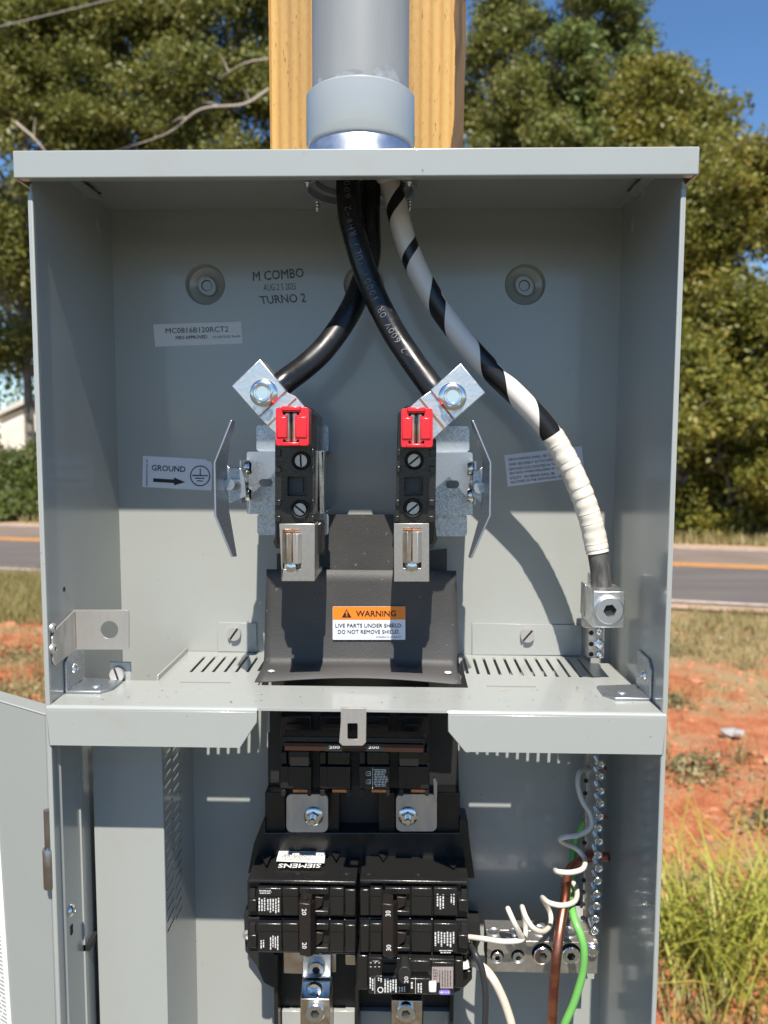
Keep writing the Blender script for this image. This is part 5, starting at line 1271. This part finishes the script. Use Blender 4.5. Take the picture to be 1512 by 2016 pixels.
for x0_ in (551, 805): put_text(t, '200', [A(x0_, 290), A(x0_+70, 290), A(x0_+70, 309), A(x0_, 309)], sY(YH-.0004), .01)
t.build('lettering', print_w, hb_, smooth=0)
t = MB(); x, y = A(838, 440); x2, y2 = A(935, 556); microprint(t, x, y, x2, y2, sY(YM-.0002), 11, False, seed=3)
for yy in (455, 508):
    a, b = A(790, yy), A(822, yy+30)
    for q in ((a[0], a[1], b[0], a[1]+1.2), (a[0], b[1]-1.2, b[0], b[1]), (a[0], a[1], a[0]+1.2, b[1]), (b[0]-1.2, a[1], b[0], b[1]), (a[0], (a[1]+b[1])/2, b[0], (a[1]+b[1])/2+1)):
        t.quad(*[P(*k, YM-.0002) for k in ((q[0], q[1]), (q[2], q[1]), (q[2], q[3]), (q[0], q[3]))])
a, b = A(832, 432), A(835, 568); t.quad(*[P(*k, YM-.0002) for k in ((a[0], a[1]), (b[0], a[1]), (b[0], b[1]), (a[0], b[1]))])
t.build('fine_print', print_w, mbk, smooth=0)
# terminal straps with nuts
for c0, c1, nx in (((275, 604), (545, 850), 458), ((985, 604), (1250, 845), 1068)):
    m = MB(); (x0_, y0_), (x1_, y1_) = A(*c0), A(*c1); m.pplate(rr(x0_, y0_, x1_, y1_, 11), .536, .0022); st = m.build('terminal_strap', steel, mbk, bevel=.0004)
    if nx > 800: m = MB(); m.pplate([A(1225, 500), A(1240, 500), A(1252, 530), A(1250, 640), A(1232, 640)], .53, .002); m.build('strap_ear', steel, st, bevel=.0003)
    x, y = A(nx, 752); screw('nut', 'nut', P(x-2, y-2, .5358), .0046, mbk, bright)

# ---- black base tray behind the breakers
bt = thing('breaker_base', 'black moulded base tray behind the breakers', 'breaker base', P(715, 1800, .57))
m = MB()
m.pplate([(527, 1391), (900, 1396), (904, 1560), (905, 1625), (522, 1625), (528, 1560)], .560, .012)
m.build('upper_tray', black_m, bt)
m = MB(); m.pplate([(519, 1613), (500, 1660), (488, 1720), (700, 1720), (935, 1730), (925, 1660), (921, 1617), (905, 1613), (905, 1640), (522, 1640), (522, 1613)], .5445, .02); m.build('shoulder', black, bt, bevel=.0008)
m = MB()
for x0_, x1_ in ((522, 562), (645, 668), (745, 778), (860, 905)): m.pbox(x0_, 1560, x1_, 1660, .548, .560)
m.pbox(562, 1640, 905, 1665, .545, .56); m.build('tray_wall', black, bt, bevel=.0006)
m = MB(); m.pplate([(480, 1800), (483, 1872), (506, 1902), (520, 1935), (540, 1945), (540, 2200), (892, 2200), (892, 1955), (905, 1950), (925, 1900), (947, 1850), (944, 1812)], .563, .012)
m.build('lower_tray', black_m, bt)
m = MB(); m.pbox(556, 1991, 592, 2200, .558, .5628); m.pbox(650, 1991, 698, 2200, .558, .5628); m.pbox(710, 1991, 770, 2200, .558, .5628); m.pbox(832, 1991, 884, 2200, .558, .5628); m.build('tray_insert', paint, bt, bevel=.0004)
m = MB(); m.pbox(540, 1880, 548, 2200, .545, .5628); m.pbox(699, 1880, 708, 2200, .540, .5628); m.pbox(884, 1950, 892, 2200, .545, .5628); m.build('tray_rib', black, bt, bevel=.0005)
q = P(488, 1840, .558); screw('rivet', 'pan', q, .0038, bt, steel)
m = MB(); m.pbox(558, 1868, 604, 1917, .547, .550); m.pbox(640, 1878, 662, 1914, .548, .550); m.pbox(680, 1880, 700, 1900, .535, .550); m.build('bus_bar', tin_cu, bt, bevel=.0005)
# lugs below
for i, (x0_, x1_, yb0) in enumerate(((595.5, 652, 1879), (772, 831, 1940))):
    t = thing('bus_lug', ('silver terminal lug with two screws below the left breaker' if i == 0 else 'single screw terminal lug below the lowest right breaker'), 'terminal lug', P(x0_+28, 2000, .54), 'bus lugs below the breakers')
    m = MB(); m.pplate([(x0_, yb0), (x1_, yb0), (x1_-1, 1926), (x0_, 1926)] if i == 0 else [(x0_+2, yb0), (x1_-2, yb0), (x1_, 1968), (x0_, 1968)], .538, .003); m.build('strap', zinc, t, bevel=.0004)
    m = MB(); yq = 1927 if i == 0 else 1969
    if i == 0: m.plate([P(x0_, 1927, .538), P(x1_-1, 1927, .538), P(x1_-3, 1966, .520), P(x0_-4, 1966, .520)], [], (0, .002, -.001)); m.build('sloping_strap', bright, t, bevel=.0003)
    m = MB(); m.pbox(x0_-4 if i == 0 else x0_-1.5, 1967 if i == 0 else 1970, x1_-3 if i == 0 else x1_, 2075, .520 if i == 0 else .522, .545); m.build('lug_body', tin_cu, t, bevel=.0006)
    screw('screw', 'allen', P((x0_+x1_)/2-3 if i == 0 else 799, 1991, .519 if i == 0 else .521), .0068, t, bright, dark)
    if i == 0: screw('screw', 'allen', P(623, 1906, .5375), .0062, t, bright, dark); screw('screw', 'pan', P(619, 1946, .530), .0058, t, bright)

# ================================================================== BRANCH BREAKERS
YFc = .506
def edge_lines(m, x0_, y0_, x1_, y1_, Y, Y2): m.pbox(x0_, y0_, x1_, y1_, Y, Y2)
def branch_breaker(left):
    if left: t = thing('branch_breaker', 'left two-pole 20 amp black breaker with tie handle', 'breaker', P(595, 1800, .55), 'black branch breakers'); c = aff(460, 1620, 5.092)
    else: t = thing('branch_breaker', 'right two-pole 30 amp black breaker with brown tie handle', 'breaker', P(815, 1800, .55), 'black branch breakers'); c = aff(690, 1620, 5.092)
    X0, X1 = (c(137, 0)[0], c(1228, 0)[0]) if left else (c(92, 0)[0], c(1182, 0)[0])
    ys = ((c(0, 585)[1], c(0, 940)[1]), (c(0, 958)[1], c(0, 1310)[1]))
    for i, (ya, yb) in enumerate(ys):
        m = MB(); m.pbox(X0, ya, X1, yb, YFc+.006, .562)
        if i == 0: m.pbox(X0, ya-1, X1, ya+6, YFc+.0005, YFc+.0062)
        p_ = m.build('pole_body', black, t, bevel=.0009)
        cols = [(240, 482, 0), (486, 650, .0006), (962, 1105, .0004), (1112, 1222, .0022)] if left else [(96, 190, .0022), (196, 318, .0004), (606, 818, .0006), (832, 1068, 0)]
        m = MB(); dy = 0
        y1_, y2_ = (c(0, 655)[1], c(0, 938)[1]) if i == 0 else (c(0, 1010)[1], c(0, 1305)[1])
        for a, b, dd in cols: m.pbox(c(a, 0)[0], y1_ + (3 if dd > .002 else 0), c(b, 0)[0], y2_-1, YFc+dd, YFc+.0062)
        # rail over and under the handle opening
        (ha, hb2) = (655, 955) if left else (345, 600)
        m.pbox(c(ha, 0)[0], y1_, c(hb2, 0)[0], y1_+13, YFc+.001, YFc+.0062); m.pbox(c(ha, 0)[0], y2_-11, c(hb2, 0)[0], y2_-2, YFc+.0008, YFc+.0062)
        m.build('face_plate', black, p_, bevel=.0008)
        m = MB()   # upper raised step line of every plate
        for a, b, dd in cols[:-1] if left else cols[1:]: m.pbox(c(a, 0)[0]+1, y1_+14, c(b, 0)[0]-1, y1_+15.2, YFc+dd-.0006, YFc+dd-.0001)
        m.build('face_step', black, p_)
        # end window
        m = MB(); a, b = (165, 212) if left else (1112, 1165); m.pbox(c(a, 0)[0], y1_+3, c(b, 0)[0], y1_+20, YFc+.003, YFc+.0062); m.build('end_window', dark, p_)
        m = MB(); a, b = (150, 230) if left else (1078, 1180); m.pbox(c(a, 0)[0], y1_+23, c(b, 0)[0], y2_-9, YFc+.0015, YFc+.0062); m.build('end_clip', black, p_, bevel=.0008)
        m = MB(); (hx0, hx1) = (815, 900) if left else (465, 560); m.pplate([(c(hx0, 0)[0], y1_+17), (c(hx1, 0)[0], y1_+19), (c(hx1-20, 0)[0], y1_+36), (c(hx0+20, 0)[0], y2_-14), (c(hx0, 0)[0], y2_-14)], YFc+.001, .005); m.build('toggle', brown, p_, bevel=.0004)
    # top shoulder details
    zt5 = P(600, ys[0][0], YFc+.0005).z
    def tp(a, b, dz=0): x, y = c(a, b); q = Pz(x, y, zt5+dz); return q
    m = MB()
    for a, b in (((640, 535), (1130, 540)) if left else ((185, 540), (680, 545))):
        q = tp(a, b); m.lathe([(.0042, 0), (.0042, .0007), (.0036, .0007), (.0034, .0001), (.0001, .0001)], (q.x, q.y, zt5), 'z', 24)
    m.build('rivet_ring', black, t)
    m = MB()
    for tri in (((270, 330), (425, 225), (330, 435)), ((965, 275), (1085, 275), (1030, 380))) if left else (((255, 280), (405, 280), (330, 385)), ((945, 400), (1090, 390), (1038, 460))):
        pp = [tp(a, b, .0001) for a, b in tri]; m.plate([(p.x, p.y, zt5) for p in pp], [], (0, 0, .0008))
    m.build('moulded_wedge', black, t, bevel=.0003)
    # rear lip, dark steps
    m = MB(); xa, xb = P(X0, 1700, YFc).x, P(X1, 1700, YFc).x
    m.box((xa+.004, .5455, zt5), (xb-.004, .5615, zt5+.006)); m.build('rear_step', black, t, bevel=.0006)
    if left:
        m = MB(); pp = [tp(470, 230, .0002), tp(925, 235, .0002), tp(908, 405, .0002), tp(428, 385, .0002)]; m.plate([(p.x, p.y, zt5+.0002) for p in pp], [], (0, 0, .0002)); lb_ = m.build('top_label', paper, t)
        tt = MB(); sfz = lambda x, y: Pz(x, y, zt5+.0006)
        x = 515
        while x < 860:
            wv = random.uniform(4, 12); tt.quad(*[sfz(*c(*k)) for k in ((x, 236), (x+wv, 236), (x+wv, 278), (x, 278))]); x += wv+random.uniform(3, 9)
        q0, q1 = c(460, 295), c(905, 372); microprint(tt, q0[0], q0[1], q1[0], q1[1], sfz, 6, False, .4, seed=5)
        tt.build('fine_print', ink, lb_, smooth=0)
        tt = MB(); put_text(tt, 'SIEMENS', [c(868, 450), c(440, 450), c(452, 408), c(880, 408)], lambda x, y: Pz(x, y, zt5+.0004), .03, nrm=(0, 0, .004))
        tt.build('lettering', print_w, t, smooth=0)
    # tie handle
    if left: hx0, hx1, hy0, hy1, txt, rot = 655, 822, 800, 1345, '20', 1
    else: hx0, hx1, hy0, hy1, txt, rot = 318, 475, 805, 1360, '30', 3
    Yh = .482
    m = MB()
    (x0_, y0_), (x1_, y1_) = c(hx0, hy0), c(hx1, hy1); xm = x0_+(x1_-x0_)*.68
    m.pplate([(x0_, y0_+1), (xm, y0_+3), (xm, y1_), (x0_+1, y1_-3)], Yh, .012)
    m.plate([P(xm+.3, y0_+3, Yh+.0002), P(xm+.3, y1_, Yh+.0002), P(x1_, y1_-5, .497), P(x1_, y0_-6, .497)], [], (-.0035, 0, 0))
    hn = m.build('tie_handle', brown, t, bevel=.0006)
    m = MB(); q = P((x0_+xm)/2+1, y0_+2, Yh+.006); m.lathe([(.0026, 0), (.0026, .0009), (.0017, .0009), (.0016, .0001), (.0001, .0001)], (q.x, Yh+.006, P(600, y0_+1, Yh).z), 'z', 20); m.build('handle_boss', brown, hn)
    tt = MB()
    for a, b in (((683, 862), (730, 926)), ((686, 1200), (733, 1262))) if left else (((350, 880), (404, 938)), ((358, 1222), (408, 1284))):
        (xa_, ya_), (xb_, yb_) = c(*a), c(*b); put_text(tt, txt, rq(xa_, ya_, xb_, yb_, rot), sY(Yh-.0002), .015)
    tt.build('lettering', print_w, hn, smooth=0)
    # fine print panels
    tt = MB(); sf2 = sY(YFc-.0002)
    if left:
        for a, b, n_, v_ in (((330, 745), (465, 915), 5, True), ((245, 750), (325, 905), 3, True), ((255, 672), (400, 715), 3, False), ((360, 1128), (455, 1285), 4, True), ((265, 1165), (312, 1275), 2, True)):
            q0, q1 = c(*a), c(*b); microprint(tt, *q0, *q1, sf2, n_, v_, .5, seed=int(a[0]))
    else:
        for a, b, n_, v_ in (((860, 708), (945, 875), 3, True), ((1000, 705), (1050, 830), 2, True), ((838, 1085), (1050, 1250), 7, True), ((890, 1272), (1035, 1312), 2, False)):
            q0, q1 = c(*a), c(*b); microprint(tt, *q0, *q1, sf2, n_, v_, .5, seed=int(a[0]))
    tt.build('fine_print', print_w, t, smooth=0)
    return t
branch_breaker(True); branch_breaker(False)
# ---- AFCI single breaker
c = aff(690, 1620, 5.092)
af = thing('arc_fault_breaker', 'single-pole black breaker with white test button, lowest on the right', 'breaker', P(815, 1920, .55), 'black branch breakers')
m = MB(); YA = .502
(x0_, y0_), (x1_, y1_) = c(178, 1350), c(1040, 1722); m.pbox(x0_, y0_+2, x1_, y1_, YA+.003, .562); m.pbox(*c(72, 1330), *c(176, 1675), YFc+.004, .562); m.pbox(*c(1042, 1380), *c(1130, 1660), YFc+.004, .562)
ab = m.build('body', black, af, bevel=.0009)
m = MB(); m.pbox(*c(186, 1385), *c(305, 1530), YA, YA+.0032); m.pbox(*c(186, 1535), *c(460, 1718), YA+.0004, YA+.0032); m.pbox(*c(600, 1385), *c(795, 1495), YA-.0012, YA+.0032); m.pbox(*c(812, 1400), *c(1036, 1718), YA+.0004, YA+.0032); m.pbox(*c(470, 1560), *c(806, 1718), YA+.0006, YA+.0032)
m.build('face_plate', black, ab, bevel=.0007)
m = MB(); m.pbox(*c(332, 1420), *c(455, 1500), YA+.0018, YA+.0031); m.build('handle_slot', dark, ab)
m = MB(); (hx0, hy0), (hx1, hy1) = c(490, 1455), c(605, 1600); m.pplate([(hx0-3, hy0+8), (hx0+4, hy0-2), (hx1-6, hy0-2), (hx1, hy0+6), (hx1, hy1), (hx0+6, hy1+4), (hx0-2, hy1-4)], YA-.010, .012); hn = m.build('handle', black_m, af, bevel=.0008)
t = MB(); put_text(t, '20', rq(*c(538, 1540), *c(580, 1608), 3), sY(YA-.0102), .01); t.build('lettering', print_w, hn, smooth=0)
m = MB(); m.pbox(*c(785, 1612), *c(862, 1705), YA-.0030, YA+.0004); m.build('test_button', button, af, bevel=.0008)
m = MB(); m.pplate([c(818, 1445), c(1030, 1445), c(1028, 1660), c(900, 1660), c(898, 1600), c(815, 1600)], YA+.0001, .0002); tl_ = m.build('test_label', testlab, af)
t = MB(); put_text(t, 'TEST', rq(*c(832, 1460), *c(872, 1580), 3), sY(YA-.0001), 0); q0, q1 = c(885, 1470), c(1020, 1650); microprint(t, *q0, *q1, sY(YA-.0001), 5, True, .3, seed=9); t.build('lettering', ink, tl_, smooth=0)
m = MB(); (xa, ya), (xb, yb) = c(886, 1676), c(1000, 1722); m.pplate(rr(xa, ya, xb, yb, 4), YA+.0001, .0002); pm = m.build('purple_badge', purple, af)
t = MB(); q0, q1 = c(925, 1688), c(995, 1712); microprint(t, *q0, *q1, sY(YA-.0001), 4, True, .4, seed=2); t.add([P(*c(*k), YA-.0001) for k in ((893, 1699), (922, 1686), (922, 1713))], [(0, 1, 2)]); t.build('badge_print', print_w, pm, smooth=0)
t = MB()
for a, b, n_, sd_ in (((188, 1548), (235, 1700), 2, 1), ((270, 1550), (320, 1600), 2, 8), ((335, 1555), (470, 1705), 5, 4), ((480, 1640), (555, 1710), 3, 12), ((600, 1585), (632, 1690), 1, 6), ((668, 1605), (722, 1705), 2, 7)):
    q0, q1 = c(*a), c(*b); microprint(t, *q0, *q1, sY(YA-.0001), n_, True, .55, seed=sd_)
cx_, cy_2 = c(300, 1675)
for k in range(24):
    a0, a1 = 2*math.pi*k/24, 2*math.pi*(k+1)/24; t.quad(*[P(cx_+r*math.cos(a), cy_2+r*math.sin(a), YA-.0001) for r, a in ((6, a0), (6, a1), (4, a1), (4, a0))])
for xx in (650, 242): q0, q1 = c(xx, 1550), c(xx+4, 1712); t.quad(*[P(*k, YA-.0001) for k in ((q0[0], q0[1]), (q1[0], q0[1]), (q1[0], q1[1]), (q0[0], q1[1]))])
for xx in (195, 240, 280): 
    for yy in (1400, 1440): q0, q1 = c(xx, yy), c(xx+16, yy+7); t.quad(*[P(*k, YA-.0002) for k in ((q0[0], q0[1]), (q1[0], q0[1]), (q1[0], q1[1]), (q0[0], q1[1]))])
t.build('fine_print', print_w, af, smooth=0)
m = MB(); (xa, ya), (xb, yb) = c(1098, 1425), c(1198, 1478); m.pplate([(xa, ya+3), (xb-3, ya), (xb, ya+6), (xb-3, yb-2), (xa, yb)], .515, .006); m.build('white_tag', button, af, bevel=.0005)
m = MB(); m.pplate([c(1090, 1500), c(1215, 1480), c(1222, 1570), c(1160, 1640), c(1095, 1690)], .525, .03); m.pplate([c(1120, 1220), c(1200, 1180), c(1225, 1230), c(1215, 1350), c(1130, 1390)], .528, .03); m.build('wire_terminal', black, af, bevel=.001)
m = MB(); m.pplate([(922, 1815), (945, 1815), (945, 1850), (925, 1852)], .54, .01); m.build('base_hook', black_m, bt)
